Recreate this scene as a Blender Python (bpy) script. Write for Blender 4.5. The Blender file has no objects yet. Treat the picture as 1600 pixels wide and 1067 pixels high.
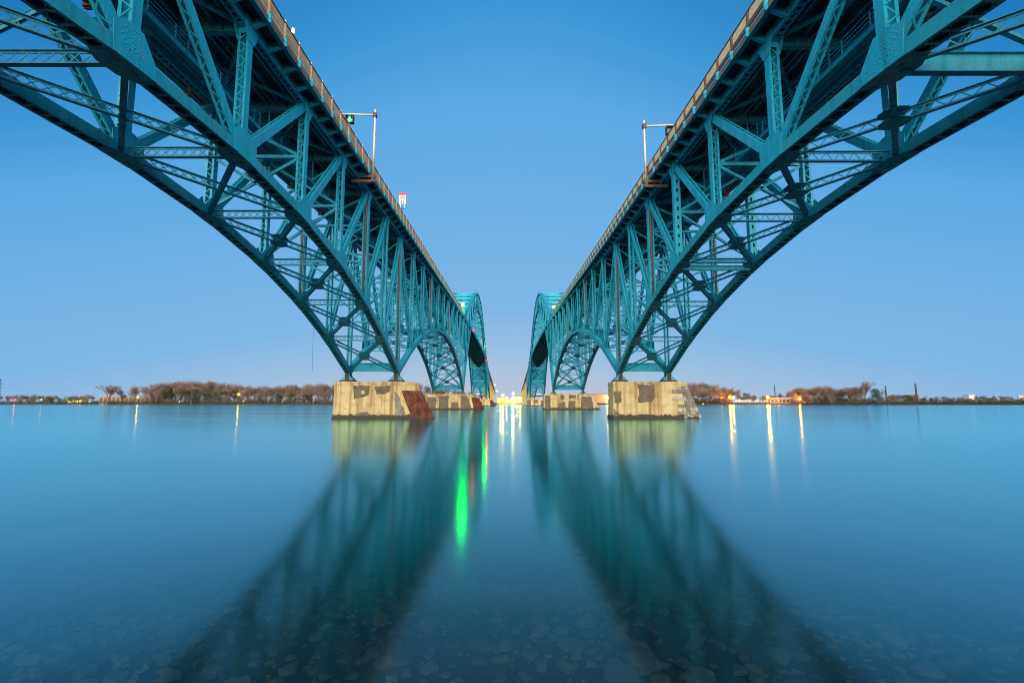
import bpy, math, random
import numpy as np
from mathutils import Vector

random.seed(7)
RNG = np.random.default_rng(11)
R = math.radians
scene = bpy.context.scene
COL = scene.collection

# ------------------------------------------------------------------ camera
cam_d = bpy.data.cameras.new("camera")
cam = bpy.data.objects.new("camera", cam_d)
COL.objects.link(cam)
cam.location = (0, 0, 2.57)
PITCH = 6.0
cam.rotation_euler = (R(90 + PITCH), 0, 0)
cam_d.sensor_width = 36.0
cam_d.lens = 711 / 1600 * 36
cam_d.shift_x = 6 / 1600
cam_d.shift_y = ((629 - 711 * math.tan(R(PITCH))) - 533.5) / 1600
cam_d.clip_start = 0.05
cam_d.clip_end = 8000
scene.camera = cam

# ------------------------------------------------------------------ world (blue-hour sky)
world = bpy.data.worlds.new("World")
scene.world = world
world.use_nodes = True
wn = world.node_tree
wn.nodes.clear()
w_out = wn.nodes.new("ShaderNodeOutputWorld")
w_bg = wn.nodes.new("ShaderNodeBackground")
w_tc = wn.nodes.new("ShaderNodeTexCoord")
w_sep = wn.nodes.new("ShaderNodeSeparateXYZ")
w_asin = wn.nodes.new("ShaderNodeMath"); w_asin.operation = 'ARCSINE'
w_mul = wn.nodes.new("ShaderNodeMath"); w_mul.operation = 'MULTIPLY'; w_mul.inputs[1].default_value = 2 / math.pi
w_flat = wn.nodes.new("ShaderNodeVectorMath"); w_flat.operation = 'MULTIPLY'; w_flat.inputs[1].default_value = (1, 1, 0)
w_nrm = wn.nodes.new("ShaderNodeVectorMath"); w_nrm.operation = 'NORMALIZE'
w_sep2 = wn.nodes.new("ShaderNodeSeparateXYZ")
w_az = wn.nodes.new("ShaderNodeMath"); w_az.operation = 'SUBTRACT'; w_az.inputs[0].default_value = 1.0     # 1 - cos(azimuth from the glow)
w_k = wn.nodes.new("ShaderNodeMath"); w_k.operation = 'MULTIPLY_ADD'; w_k.inputs[1].default_value = 1.5; w_k.inputs[2].default_value = 1.0
w_e = wn.nodes.new("ShaderNodeMath"); w_e.operation = 'MULTIPLY'
w_add = wn.nodes.new("ShaderNodeMath"); w_add.operation = 'MULTIPLY_ADD'; w_add.inputs[1].default_value = 0.28
w_ramp = wn.nodes.new("ShaderNodeValToRGB")
cr = w_ramp.color_ramp
stops = [(0.0, (0.52, 0.55, 0.69)), (0.03, (0.42, 0.53, 0.715)), (0.065, (0.315, 0.505, 0.735)), (0.133, (0.195, 0.45, 0.765)), (0.285, (0.140, 0.42, 0.78)),
         (0.396, (0.098, 0.38, 0.755)), (0.488, (0.042, 0.295, 0.65)), (0.62, (0.012, 0.19, 0.51)), (1.0, (0.008, 0.13, 0.40))]
while len(cr.elements) < len(stops):
    cr.elements.new(0.5)
for e, (p, c) in zip(cr.elements, stops):
    e.position = p; e.color = (*c, 1)
w_sky = wn.nodes.new("ShaderNodeTexSky")
w_sky.sky_type = 'NISHITA'; w_sky.sun_disc = False
SUN_EL, SUN_AZ = 24.0, -3.0            # low behind the camera, a touch to the right
w_sky.sun_elevation = R(3); w_sky.sun_rotation = R(180 - SUN_AZ)
w_mix = wn.nodes.new("ShaderNodeMixRGB"); w_mix.blend_type = 'ADD'; w_mix.inputs[0].default_value = 0.008
L = wn.links.new
L(w_tc.outputs["Generated"], w_sep.inputs[0])
L(w_sep.outputs["Z"], w_asin.inputs[0]); L(w_asin.outputs[0], w_mul.inputs[0])
L(w_tc.outputs["Generated"], w_flat.inputs[0]); L(w_flat.outputs[0], w_nrm.inputs[0]); L(w_nrm.outputs[0], w_sep2.inputs[0])
w_abs = wn.nodes.new("ShaderNodeMath"); w_abs.operation = 'ABSOLUTE'
L(w_sep2.outputs["Y"], w_abs.inputs[0]); L(w_abs.outputs[0], w_az.inputs[1]); L(w_az.outputs[0], w_k.inputs[0])
L(w_k.outputs[0], w_e.inputs[0]); L(w_mul.outputs[0], w_e.inputs[1])
L(w_az.outputs[0], w_add.inputs[0]); L(w_e.outputs[0], w_add.inputs[2])
L(w_add.outputs[0], w_ramp.inputs[0])
L(w_ramp.outputs[0], w_mix.inputs[1]); L(w_sky.outputs[0], w_mix.inputs[2])
L(w_mix.outputs[0], w_bg.inputs[0]); w_bg.inputs[1].default_value = 0.67
L(w_bg.outputs[0], w_out.inputs[0])

# ------------------------------------------------------------------ afterglow (one very soft sun)
sun_d = bpy.data.lights.new("sun", 'SUN')
sun_d.energy = 5.0
sun_d.angle = R(95)
sun_d.color = (1.0, 0.88, 0.68)
sun = bpy.data.objects.new("sun", sun_d)
COL.objects.link(sun)
sd = Vector((math.sin(R(SUN_AZ)) * math.cos(R(SUN_EL)), -math.cos(R(SUN_AZ)) * math.cos(R(SUN_EL)), math.sin(R(SUN_EL))))
sun.rotation_euler = sd.to_track_quat('Z', 'Y').to_euler()

# ------------------------------------------------------------------ render settings
vs = scene.view_settings
scene.display_settings.display_device = 'sRGB'
vs.view_transform = 'Standard'; vs.look = 'None'; vs.exposure = 0.58; vs.gamma = 1.0; vs.use_curve_mapping = False
scene.render.engine = 'CYCLES'
scene.cycles.use_denoising = True
scene.cycles.filter_width = 1.0
scene.cycles.max_bounces = 8
scene.cycles.transparent_max_bounces = 12
scene.cycles.caustics_reflective = False
scene.cycles.caustics_refractive = False
scene.cycles.sample_clamp_indirect = 6.0

# ================================================================== materials
def newmat(name):
    m = bpy.data.materials.new(name); m.use_nodes = True
    nt = m.node_tree
    return m, nt, nt.nodes["Principled BSDF"]

def pos_node(nt, scale=(1, 1, 1)):
    g = nt.nodes.new("ShaderNodeNewGeometry")
    mp = nt.nodes.new("ShaderNodeMapping"); mp.inputs["Scale"].default_value = scale
    nt.links.new(g.outputs["Position"], mp.inputs[0])
    return mp

def noise(nt, scale, detail=4, mapping=(1, 1, 1), rough=0.55):
    n = nt.nodes.new("ShaderNodeTexNoise")
    n.inputs["Scale"].default_value = scale; n.inputs["Detail"].default_value = detail; n.inputs["Roughness"].default_value = rough
    nt.links.new(pos_node(nt, mapping).outputs[0], n.inputs["Vector"])
    return n

def ramp(nt, src, stops):
    r = nt.nodes.new("ShaderNodeValToRGB")
    while len(r.color_ramp.elements) < len(stops): r.color_ramp.elements.new(0.5)
    for e, (p, c) in zip(r.color_ramp.elements, stops):
        e.position = p; e.color = (*c, 1) if len(c) == 3 else c
    nt.links.new(src, r.inputs[0])
    return r

def mixc(nt, fac, a, b, mode='MIX'):
    m = nt.nodes.new("ShaderNodeMixRGB"); m.blend_type = mode
    for i, v in ((0, fac), (1, a), (2, b)):
        if hasattr(v, "links"): nt.links.new(v, m.inputs[i])
        elif isinstance(v, (int, float)): m.inputs[i].default_value = v
        else: m.inputs[i].default_value = (*v, 1)
    return m.outputs[0]

def bump(nt, bsdf, src, strength, dist=0.02):
    b = nt.nodes.new("ShaderNodeBump"); b.inputs["Strength"].default_value = strength; b.inputs["Distance"].default_value = dist
    nt.links.new(src, b.inputs["Height"]); nt.links.new(b.outputs[0], bsdf.inputs["Normal"])

def painted_steel(name, base, alt, rust=0.5, rough=0.45):
    m, nt, b = newmat(name)
    n1 = noise(nt, 0.35, 5)
    r1 = ramp(nt, n1.outputs["Fac"], [(0.35, base), (0.68, alt)])
    # chalky faded patches and touch-up paint
    n4 = noise(nt, 0.9, 4, (1, 1, 0.7), 0.6)
    fade = ramp(nt, n4.outputs["Fac"], [(0.52, (0, 0, 0)), (0.66, (0.45, 0.45, 0.45))])
    c = mixc(nt, fade.outputs[0], r1.outputs[0], tuple(x * 0.72 + y for x, y in zip(base, (0.045, 0.075, 0.055))))
    # grime that ran down the members
    n5 = noise(nt, 2.2, 4, (1, 1, 0.12), 0.6)
    c = mixc(nt, ramp(nt, n5.outputs["Fac"], [(0.50, (0, 0, 0)), (0.75, (0.55, 0.55, 0.55))]).outputs[0], c, tuple(x * 0.35 for x in base))
    # rust blooms
    n2 = noise(nt, 2.1, 9, (1, 1, 0.5), 0.72)
    r2 = ramp(nt, n2.outputs["Fac"], [(0.58 + 0.1 * (1 - rust), (0, 0, 0)), (0.71 + 0.1 * (1 - rust), (0.85, 0.85, 0.85))])
    c = mixc(nt, r2.outputs[0], c, (0.19, 0.115, 0.05))
    n3 = noise(nt, 9, 3)
    c = mixc(nt, 0.3, c, ramp(nt, n3.outputs["Fac"], [(0.3, (0.5, 0.5, 0.5)), (0.7, (1.25, 1.25, 1.25))]).outputs[0], 'MULTIPLY')
    nt.links.new(c, b.inputs["Base Color"])
    nt.links.new(ramp(nt, n5.outputs["Fac"], [(0.3, (rough,) * 3), (0.8, (min(1, rough + 0.35),) * 3)]).outputs[0], b.inputs["Roughness"])
    bump(nt, b, n3.outputs["Fac"], 0.2)
    return m

def plain(name, col, rough=0.6, metallic=0.0, var=0.2, scale=3.0):
    m, nt, b = newmat(name)
    n = noise(nt, scale, 5)
    lo = tuple(c * (1 - var) for c in col); hi = tuple(c * (1 + var) for c in col)
    nt.links.new(ramp(nt, n.outputs["Fac"], [(0.3, lo), (0.7, hi)]).outputs[0], b.inputs["Base Color"])
    b.inputs["Roughness"].default_value = rough; b.inputs["Metallic"].default_value = metallic
    bump(nt, b, n.outputs["Fac"], 0.1)
    return m

def emit(name, col, strength):
    m = bpy.data.materials.new(name); m.use_nodes = True
    nt = m.node_tree; nt.nodes.clear()
    e = nt.nodes.new("ShaderNodeEmission"); e.inputs[0].default_value = (*col, 1); e.inputs[1].default_value = strength
    o = nt.nodes.new("ShaderNodeOutputMaterial"); nt.links.new(e.outputs[0], o.inputs[0])
    return m

M = {}
M['teal'] = painted_steel("teal_paint", (0.004, 0.385, 0.555), (0.008, 0.435, 0.605), 0.5)
M['teal_green'] = painted_steel("teal_green_paint", (0.008, 0.330, 0.450), (0.014, 0.380, 0.490), 0.75)
M['teal_lace'] = painted_steel("teal_lacing_paint", (0.006, 0.335, 0.500), (0.010, 0.38, 0.54), 0.5)
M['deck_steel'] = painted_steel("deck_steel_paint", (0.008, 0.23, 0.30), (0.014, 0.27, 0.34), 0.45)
M['rusty'] = painted_steel("rust_brown_steel", (0.09, 0.052, 0.038), (0.14, 0.08, 0.055), 0.3, 0.8)
M['fascia'] = painted_steel("weathered_brown_fascia", (0.16, 0.10, 0.075), (0.24, 0.165, 0.125), 0.6, 0.8)
M['rail_grey'] = plain("weathered_rail", (0.52, 0.36, 0.21), 0.7, 0, 0.25, 1.2)
M['rail_cream'] = plain("cream_rail_panel", (0.72, 0.60, 0.36), 0.6, 0, 0.15, 1.5)
M['rail_brown'] = plain("brown_rail_post", (0.14, 0.075, 0.04), 0.7, 0, 0.3, 3)
M['rail_yellow'] = plain("yellow_rail_angle", (0.55, 0.36, 0.03), 0.6, 0, 0.2, 3)
M['galv'] = plain("galvanised_pole", (0.62, 0.52, 0.42), 0.45, 0.15, 0.12, 4)
M['dark'] = plain("dark_metal", (0.03, 0.03, 0.032), 0.5, 0, 0.2)
M['asphalt'] = plain("asphalt", (0.05, 0.05, 0.05), 0.9)
M['white'] = plain("white_paint", (0.75, 0.74, 0.70), 0.5, 0, 0.05)
M['red'] = plain("red_paint", (0.65, 0.02, 0.02), 0.5, 0, 0.1)
M['black'] = plain("black_paint", (0.01, 0.01, 0.012), 0.5, 0, 0.1)
M['pipe'] = plain("brown_downpipe", (0.23, 0.115, 0.07), 0.6, 0, 0.3, 2)
M['shoe_rust'] = plain("rusted_bearing", (0.10, 0.055, 0.035), 0.8, 0, 0.4, 4)
M['yellowwall'] = plain("yellow_lit_wall", (0.62, 0.47, 0.16), 0.8, 0, 0.15, 0.2)
M['tanwall'] = plain("tan_warehouse_wall", (0.36, 0.22, 0.15), 0.8, 0, 0.08, 0.2)
M['whitewall'] = plain("white_building_wall", (0.62, 0.62, 0.62), 0.8, 0, 0.08, 0.3)
M['greyroof'] = plain("grey_roof", (0.16, 0.15, 0.15), 0.8, 0, 0.15, 0.3)
M['brick'] = plain("dark_brick", (0.09, 0.048, 0.04), 0.85, 0, 0.25, 0.8)
M['window'] = plain("dark_window_glass", (0.03, 0.04, 0.06), 0.15, 0, 0.1)
M['green_light'] = emit("green_signal_light", (0.02, 1.0, 0.10), 14)
M['green_beacon'] = emit("green_beacon_light", (0.0, 1.0, 0.0003), 1500)
M['green_small'] = emit("green_small_light", (0.0, 1.0, 0.001), 300)
M['red_light'] = emit("red_beacon_light", (1.0, 0.0008, 0.0030), 75)
M['lamp_orange'] = emit("sodium_lamp", (1.0, 0.24, 0.0005), 900)
M['lamp_yellow'] = emit("yellow_lamp", (1.0, 0.38, 0.0008), 1000)
M['lamp_white'] = emit("warm_white_lamp", (1.0, 0.60, 0.10), 900)
M['lamp_small'] = emit("small_warm_lamp", (1.0, 0.50, 0.012), 30)
M['lamp_dim'] = emit('dim_sodium_lamp', (1.0, 0.36, 0.0012), 260)
M['lamp_pink'] = emit("red_shore_lamp", (1.0, 0.004, 0.006), 150)
M['lit_window'] = emit("lit_window", (1.0, 0.72, 0.25), 1.3)
M['sign_lamp'] = emit("rail_lamp", (1.0, 0.92, 0.7), 8)

# concrete with rust runs and grime near the waterline
def concrete(name, warm):
    m, nt, b = newmat(name)
    n1 = noise(nt, 0.8, 8, rough=0.65)
    base = ramp(nt, n1.outputs["Fac"], [(0.3, (0.56, 0.40, 0.165)), (0.5, (0.75, 0.58, 0.28)), (0.72, (0.84, 0.69, 0.40))]).outputs[0]
    n2 = noise(nt, 1.15, 5, (1.0, 0.4, 0.05), 0.6)
    runs = ramp(nt, n2.outputs["Fac"], [(0.47, (0, 0, 0)), (0.66, (1, 1, 1))]).outputs[0]
    c = mixc(nt, mixc(nt, 1.0, runs, (warm, warm, warm), 'MULTIPLY'), base, (0.34, 0.15, 0.035))
    n4 = noise(nt, 0.9, 5, (1.0, 0.4, 0.07), 0.7)
    c = mixc(nt, ramp(nt, n4.outputs["Fac"], [(0.56, (0, 0, 0)), (0.7, (0.6, 0.6, 0.6))]).outputs[0], c, (0.13, 0.11, 0.085))
    g = nt.nodes.new("ShaderNodeNewGeometry"); s = nt.nodes.new("ShaderNodeSeparateXYZ")
    nt.links.new(g.outputs["Position"], s.inputs[0])
    n3 = noise(nt, 1.6, 6)
    ma = nt.nodes.new("ShaderNodeMath"); ma.operation = 'MULTIPLY_ADD'; ma.inputs[1].default_value = -1.1
    nt.links.new(n3.outputs["Fac"], ma.inputs[0]); nt.links.new(s.outputs["Z"], ma.inputs[2])
    tide = ramp(nt, ma.outputs[0], [(0.0, (1, 1, 1)), (0.18, (0, 0, 0))]).outputs[0]
    c = mixc(nt, tide, c, (0.075, 0.062, 0.045))
    nt.links.new(c, b.inputs["Base Color"]); b.inputs["Roughness"].default_value = 0.9
    n5 = noise(nt, 6, 6)
    bump(nt, b, n5.outputs["Fac"], 0.35, 0.05)
    return m
M['concrete'] = concrete("pier_concrete", 0.9)
M['patch'] = plain("mortar_patch", (0.20, 0.148, 0.10), 0.9, 0, 0.25, 1.4)
M['patch_light'] = plain("pale_mortar_patch", (0.66, 0.58, 0.40), 0.9, 0, 0.15, 1.4)
M['stone'] = plain("pier_stone", (0.30, 0.26, 0.21), 0.9, 0, 0.35, 0.9)
M['stone_pale'] = plain("pale_pier_stone", (0.50, 0.45, 0.36), 0.9, 0, 0.25, 0.9)

def rust_plate():
    m, nt, b = newmat("rusted_ice_plate")
    n1 = noise(nt, 1.4, 9, (1, 1, 0.6), 0.7)
    c = ramp(nt, n1.outputs["Fac"], [(0.3, (0.045, 0.018, 0.012)), (0.48, (0.13, 0.034, 0.014)), (0.6, (0.26, 0.075, 0.022)), (0.75, (0.34, 0.15, 0.06))]).outputs[0]
    nt.links.new(c, b.inputs["Base Color"]); b.inputs["Roughness"].default_value = 0.75
    bump(nt, b, n1.outputs["Fac"], 0.3, 0.05)
    return m
M['rustplate'] = rust_plate()

# corrugated steel underside of the deck
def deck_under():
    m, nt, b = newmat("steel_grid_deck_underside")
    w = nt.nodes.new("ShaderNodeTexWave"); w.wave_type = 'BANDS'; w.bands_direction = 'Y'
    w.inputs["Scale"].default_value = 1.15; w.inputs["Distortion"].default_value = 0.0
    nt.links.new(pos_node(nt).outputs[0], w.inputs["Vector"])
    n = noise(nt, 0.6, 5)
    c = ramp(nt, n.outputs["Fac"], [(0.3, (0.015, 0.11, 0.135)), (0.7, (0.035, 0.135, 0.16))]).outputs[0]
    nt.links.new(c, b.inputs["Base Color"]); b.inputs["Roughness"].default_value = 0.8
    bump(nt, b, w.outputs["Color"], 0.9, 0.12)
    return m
M['deck_under'] = deck_under()

def water_mat():
    m = bpy.data.materials.new("river_water"); m.use_nodes = True
    nt = m.node_tree; nt.nodes.clear()
    out = nt.nodes.new("ShaderNodeOutputMaterial")
    gl = nt.nodes.new("ShaderNodeBsdfAnisotropic"); gl.inputs["Color"].default_value = (0.56, 0.95, 0.98, 1)
    gl.inputs["Anisotropy"].default_value = 0.15
    tg = nt.nodes.new("ShaderNodeCombineXYZ"); tg.inputs[0].default_value = 1.0      # swell runs across the river: smear is along it
    nt.links.new(tg.outputs[0], gl.inputs["Tangent"])
    bands = noise(nt, 1.0, 5, (0.006, 0.05, 1), 0.6)
    rg = nt.nodes.new("ShaderNodeMapRange"); rg.inputs["From Min"].default_value = 0.3; rg.inputs["From Max"].default_value = 0.7
    rg.inputs["To Min"].default_value = 0.105; rg.inputs["To Max"].default_value = 0.15
    nt.links.new(bands.outputs["Fac"], rg.inputs["Value"]); nt.links.new(rg.outputs[0], gl.inputs["Roughness"])
    tr = nt.nodes.new("ShaderNodeBsdfTransparent"); tr.inputs[0].default_value = (0.50, 0.72, 0.80, 1)
    df = nt.nodes.new("ShaderNodeBsdfDiffuse"); df.inputs[0].default_value = (0.0, 0.034, 0.048, 1)
    # the water column: clear over the shallows, turbid where the bed drops away
    g = nt.nodes.new("ShaderNodeNewGeometry"); sp = nt.nodes.new("ShaderNodeSeparateXYZ"); nt.links.new(g.outputs["Position"], sp.inputs[0])
    mr = nt.nodes.new("ShaderNodeMapRange"); mr.inputs["From Min"].default_value = 4.0; mr.inputs["From Max"].default_value = 11.0
    mr.inputs["To Min"].default_value = 0.02; mr.inputs["To Max"].default_value = 1.0
    nt.links.new(sp.outputs["Y"], mr.inputs["Value"])
    under = nt.nodes.new("ShaderNodeMixShader"); nt.links.new(mr.outputs[0], under.inputs[0])
    nt.links.new(tr.outputs[0], under.inputs[1]); nt.links.new(df.outputs[0], under.inputs[2])
    n = noise(nt, 2.6, 3, (0.6, 1, 1))
    bp = nt.nodes.new("ShaderNodeBump"); bp.inputs["Strength"].default_value = 0.035; bp.inputs["Distance"].default_value = 0.05
    nt.links.new(n.outputs["Fac"], bp.inputs["Height"])
    nt.links.new(bp.outputs[0], gl.inputs["Normal"])
    # reflectance rises towards grazing angles, alike from both sides of the sheet
    dt = nt.nodes.new("ShaderNodeVectorMath"); dt.operation = 'DOT_PRODUCT'
    nt.links.new(g.outputs["Incoming"], dt.inputs[0]); nt.links.new(g.outputs["Normal"], dt.inputs[1])
    ab = nt.nodes.new("ShaderNodeMath"); ab.operation = 'ABSOLUTE'; nt.links.new(dt.outputs["Value"], ab.inputs[0])
    fm = ramp(nt, ab.outputs[0], [(p, (v, v, v)) for p, v in ((0.0, 1.0), (0.06, 0.86), (0.12, 0.71), (0.18, 0.57), (0.29, 0.34), (0.40, 0.155), (0.52, 0.055), (0.75, 0.025))])
    mx = nt.nodes.new("ShaderNodeMixShader")
    nt.links.new(fm.outputs[0], mx.inputs[0]); nt.links.new(under.outputs[0], mx.inputs[1]); nt.links.new(gl.outputs[0], mx.inputs[2])
    nt.links.new(mx.outputs[0], out.inputs[0])
    return m
M['water'] = water_mat()
M['bed'] = plain("silty_riverbed", (0.010, 0.018, 0.022), 0.95, 0, 0.45, 1.2)
M['rock'] = plain("riverbed_stone", (0.050, 0.046, 0.040), 0.9, 0, 0.75, 1.6)
M['shore'] = plain("shore_ground", (0.055, 0.05, 0.03), 0.95, 0, 0.4, 0.05)
M['bark'] = plain("bare_tree_bark", (0.22, 0.17, 0.145), 0.9, 0, 0.2, 1.0)
M['twig'] = plain("bare_twigs", (0.27, 0.18, 0.13), 0.9, 0, 0.2, 0.1)
M['twig_grey'] = plain("grey_bare_twigs", (0.31, 0.235, 0.19), 0.9, 0, 0.2, 0.1)
M['leaf'] = plain("spring_leaves", (0.10, 0.115, 0.035), 0.8, 0, 0.35, 0.25)
M['leaf_dark'] = plain("dark_evergreen_leaves", (0.055, 0.072, 0.030), 0.8, 0, 0.35, 0.25)
M['scrub'] = plain("brown_scrub", (0.13, 0.095, 0.055), 0.9, 0, 0.4, 0.2)

# ================================================================== geometry helpers
BOXF = [(0, 1, 3, 2), (4, 6, 7, 5), (0, 4, 5, 1), (2, 3, 7, 6), (0, 2, 6, 4), (1, 5, 7, 3)]
SG = np.array([(i, j, k) for i in (-1, 1) for j in (-1, 1) for k in (-1, 1)], float)

def unit(v):
    v = np.asarray(v, float)
    return v / max(np.linalg.norm(v), 1e-9)

class Geo:
    def __init__(self):
        self.v = []; self.f = []; self.n = 0
    def add(self, verts, faces):
        verts = np.asarray(verts, float)
        self.v.append(verts)
        b = self.n
        self.f.extend(tuple(b + i for i in f) for f in faces)
        self.n += len(verts)
    def obox(self, c, a, b, n, la, lb, ln):
        """box centred at c with unit axes a b n and full sizes"""
        A = np.array([np.asarray(a) * la / 2, np.asarray(b) * lb / 2, np.asarray(n) * ln / 2])
        self.add(np.asarray(c) + SG @ A, BOXF)
    def box(self, x0, x1, y0, y1, z0, z1):
        self.obox(((x0 + x1) / 2, (y0 + y1) / 2, (z0 + z1) / 2), (1, 0, 0), (0, 1, 0), (0, 0, 1), x1 - x0, y1 - y0, z1 - z0)
    def bar(self, p0, p1, side, w, t):
        p0 = np.asarray(p0, float); p1 = np.asarray(p1, float)
        a = p1 - p0; l = np.linalg.norm(a)
        if l < 1e-6: return
        a /= l
        s = np.asarray(side, float); s = s - a * (s @ a); s = unit(s)
        self.obox((p0 + p1) / 2, a, s, np.cross(a, s), l, w, t)
    def tube(self, pts, rad, sides=8, cap=True):
        pts = [np.asarray(p, float) for p in pts]
        if not hasattr(rad, '__len__'): rad = [rad] * len(pts)
        rings = []
        for i, p in enumerate(pts):
            t = unit(pts[min(i + 1, len(pts) - 1)] - pts[max(i - 1, 0)])
            ref = np.array((0, 0, 1.0)) if abs(t[2]) < 0.9 else np.array((1.0, 0, 0))
            u = unit(np.cross(t, ref)); w = np.cross(t, u)
            rings.append([p + rad[i] * (math.cos(q) * u + math.sin(q) * w) for q in (2 * math.pi * k / sides for k in range(sides))])
        V = [q for r in rings for q in r]; F = []
        for i in range(len(pts) - 1):
            for k in range(sides):
                F.append((i * sides + k, i * sides + (k + 1) % sides, (i + 1) * sides + (k + 1) % sides, (i + 1) * sides + k))
        if cap and sides > 2:
            F.append(tuple(range(sides))[::-1]); F.append(tuple((len(pts) - 1) * sides + k for k in range(sides)))
        self.add(V, F)
    def prism(self, poly, e):
        """extrude polygon (list of 3d points) by vector e"""
        poly = [np.asarray(p, float) for p in poly]; e = np.asarray(e, float); k = len(poly)
        V = poly + [p + e for p in poly]
        F = [tuple(range(k))[::-1], tuple(range(k, 2 * k))] + [(i, (i + 1) % k, k + (i + 1) % k, k + i) for i in range(k)]
        self.add(V, F)
    def ball(self, c, r, seg=8, rings=6, sz=1.0):
        V = []; F = []
        for i in range(1, rings):
            for k in range(seg):
                t = math.pi * i / rings; q = 2 * math.pi * k / seg
                V.append((c[0] + r * math.sin(t) * math.cos(q), c[1] + r * math.sin(t) * math.sin(q), c[2] + sz * r * math.cos(t)))
        top = len(V); V.append((c[0], c[1], c[2] + sz * r)); bot = len(V); V.append((c[0], c[1], c[2] - sz * r))
        for i in range(rings - 2):
            for k in range(seg):
                F.append((i * seg + k, (i + 1) * seg + k, (i + 1) * seg + (k + 1) % seg, i * seg + (k + 1) % seg))
        for k in range(seg):
            F.append((top, k, (k + 1) % seg)); F.append((bot, (rings - 2) * seg + (k + 1) % seg, (rings - 2) * seg + k))
        self.add(V, F)
    def mesh(self, name, mat, smooth=False):
        me = bpy.data.meshes.new(name)
        V = np.concatenate(self.v) if self.v else np.zeros((0, 3))
        me.from_pydata(V.tolist(), [], self.f)
        if mat is not None: me.materials.append(mat)
        if smooth: me.polygons.foreach_set("use_smooth", [True] * len(me.polygons))
        me.update()
        return me
    def build(self, name, mat, parent=None, smooth=False, loc=None, kind=None):
        o = bpy.data.objects.new(name, self.mesh(name, mat, smooth))
        COL.objects.link(o)
        if parent is not None: o.parent = parent
        if loc is not None: o.location = loc
        if kind: o["kind"] = kind
        return o

def empty(name, loc, label, cat, group=None):
    o = bpy.data.objects.new(name, None); COL.objects.link(o); o.location = loc
    o.empty_display_size = 0.5
    tag(o, label, cat, group)
    return o

def tag(o, label, cat, group=None):
    o["label"] = label; o["category"] = cat
    if group: o["group"] = group
    return o

XA = np.array((1.0, 0, 0)); YA = np.array((0, 1.0, 0)); ZA = np.array((0, 0, 1.0))

def lace(g, p0, p1, n, b, off, width, pitch, style, bw=0.085, t=0.022, trim=0.8):
    """flat lacing bars between the two webs of a member, in the plane at +off along b"""
    a = p1 - p0; ln = np.linalg.norm(a); a = a / ln
    s0, s1 = trim, ln - trim
    if s1 - s0 < pitch * 0.5: return
    k = max(1, int(round((s1 - s0) / pitch))); st = (s1 - s0) / k
    hw = width / 2
    for i in range(k):
        for d in ((1,) if (style == 'zig' and i % 2 == 0) else (-1,) if style == 'zig' else (1, -1)):
            q0 = p0 + a * (s0 + st * i) + n * (-d * hw) + b * (off + (0.012 if d > 0 else -0.012))
            q1 = p0 + a * (s0 + st * (i + 1)) + n * (d * hw) + b * (off + (0.012 if d > 0 else -0.012))
            g.bar(q0, q1, np.cross(b, q1 - q0), bw, t)

def boxmember(g, gl, p0, p1, n, w, h, top='zig', bot='zig', pitch=None, wt=0.045, lip=0.13, ends=0.8):
    """built-up member: two webs parallel to the truss plane, laced or plated between"""
    p0 = np.asarray(p0, float); p1 = np.asarray(p1, float)
    a = p1 - p0; ln = np.linalg.norm(a); a = a / ln
    n = unit(n - a * (n @ a)); b = np.cross(n, a)
    if b[2] < 0: b = -b
    c = (p0 + p1) / 2
    for s in (-1, 1):
        g.obox(c + n * s * (w / 2 - wt / 2), a, b, n, ln, h, wt)
        for q in (-1, 1):
            if lip > 0: g.obox(c + n * s * (w / 2 - wt - lip / 2) + b * q * (h / 2 - 0.02), a, n, b, ln, lip, 0.03)
    for q, st in ((1, top), (-1, bot)):
        off = q * (h / 2 - 0.002)
        if st == 'plate':
            g.obox(c + b * q * (h / 2 + 0.013), a, n, b, ln, w, 0.022)
        elif st == 'ladder':
            m = max(2, int(ln / 0.85))
            for i in range(m):
                p = p0 + a * (ln * (i + 0.5) / m) + b * (off * 0.97)
                gl.obox(p, a, n, b, 0.15, w - 2 * wt, 0.04)
            lace(gl, p0, p1, n, b, off * 0.98, w - 0.2, ln / m, 'x', 0.035, 0.015, 0.0)
        elif st:
            lace(gl, p0, p1, n, b, off, w - 0.12, pitch or w * 0.95, st, trim=ends)
            for e in (ends / 2, ln - ends / 2):
                g.obox(p0 + a * e + b * (q * (h / 2 + 0.014)), a, n, b, ends, w - 0.01, 0.022)

def lacedstrut(g, gl, p0, p1, up, depth, fw=0.26, style='x', pitch=None, trim=0.9, lip=0.13):
    """strut of top and bottom flanges with a laced web between"""
    p0 = np.asarray(p0, float); p1 = np.asarray(p1, float)
    a = unit(p1 - p0); ln = np.linalg.norm(p1 - p0)
    up = unit(up - a * (up @ a)); s = np.cross(a, up)
    c = (p0 + p1) / 2
    for q in (-1, 1):
        g.obox(c + up * q * depth / 2, a, s, up, ln, fw, 0.035)
        g.obox(c + up * q * (depth / 2 - lip / 2), a, up, s, ln, lip, 0.05)
    lace(gl, p0, p1, up, s, 0.0, depth - 0.1, pitch or depth * 0.85, style, 0.055, 0.022, trim)
    for e in (trim / 2, ln - trim / 2):
        g.obox(p0 + a * e, a, up, s, trim, depth - 0.06, 0.03)

def hull2(pts):
    pts = sorted(set((round(x, 4), round(y, 4)) for x, y in pts))
    def half(ps):
        h = []
        for p in ps:
            while len(h) >= 2 and (h[-1][0] - h[-2][0]) * (p[1] - h[-2][1]) - (h[-1][1] - h[-2][1]) * (p[0] - h[-2][0]) <= 0: h.pop()
            h.append(p)
        return h
    a = half(pts); b = half(pts[::-1])
    return a[:-1] + b[:-1]

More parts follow.
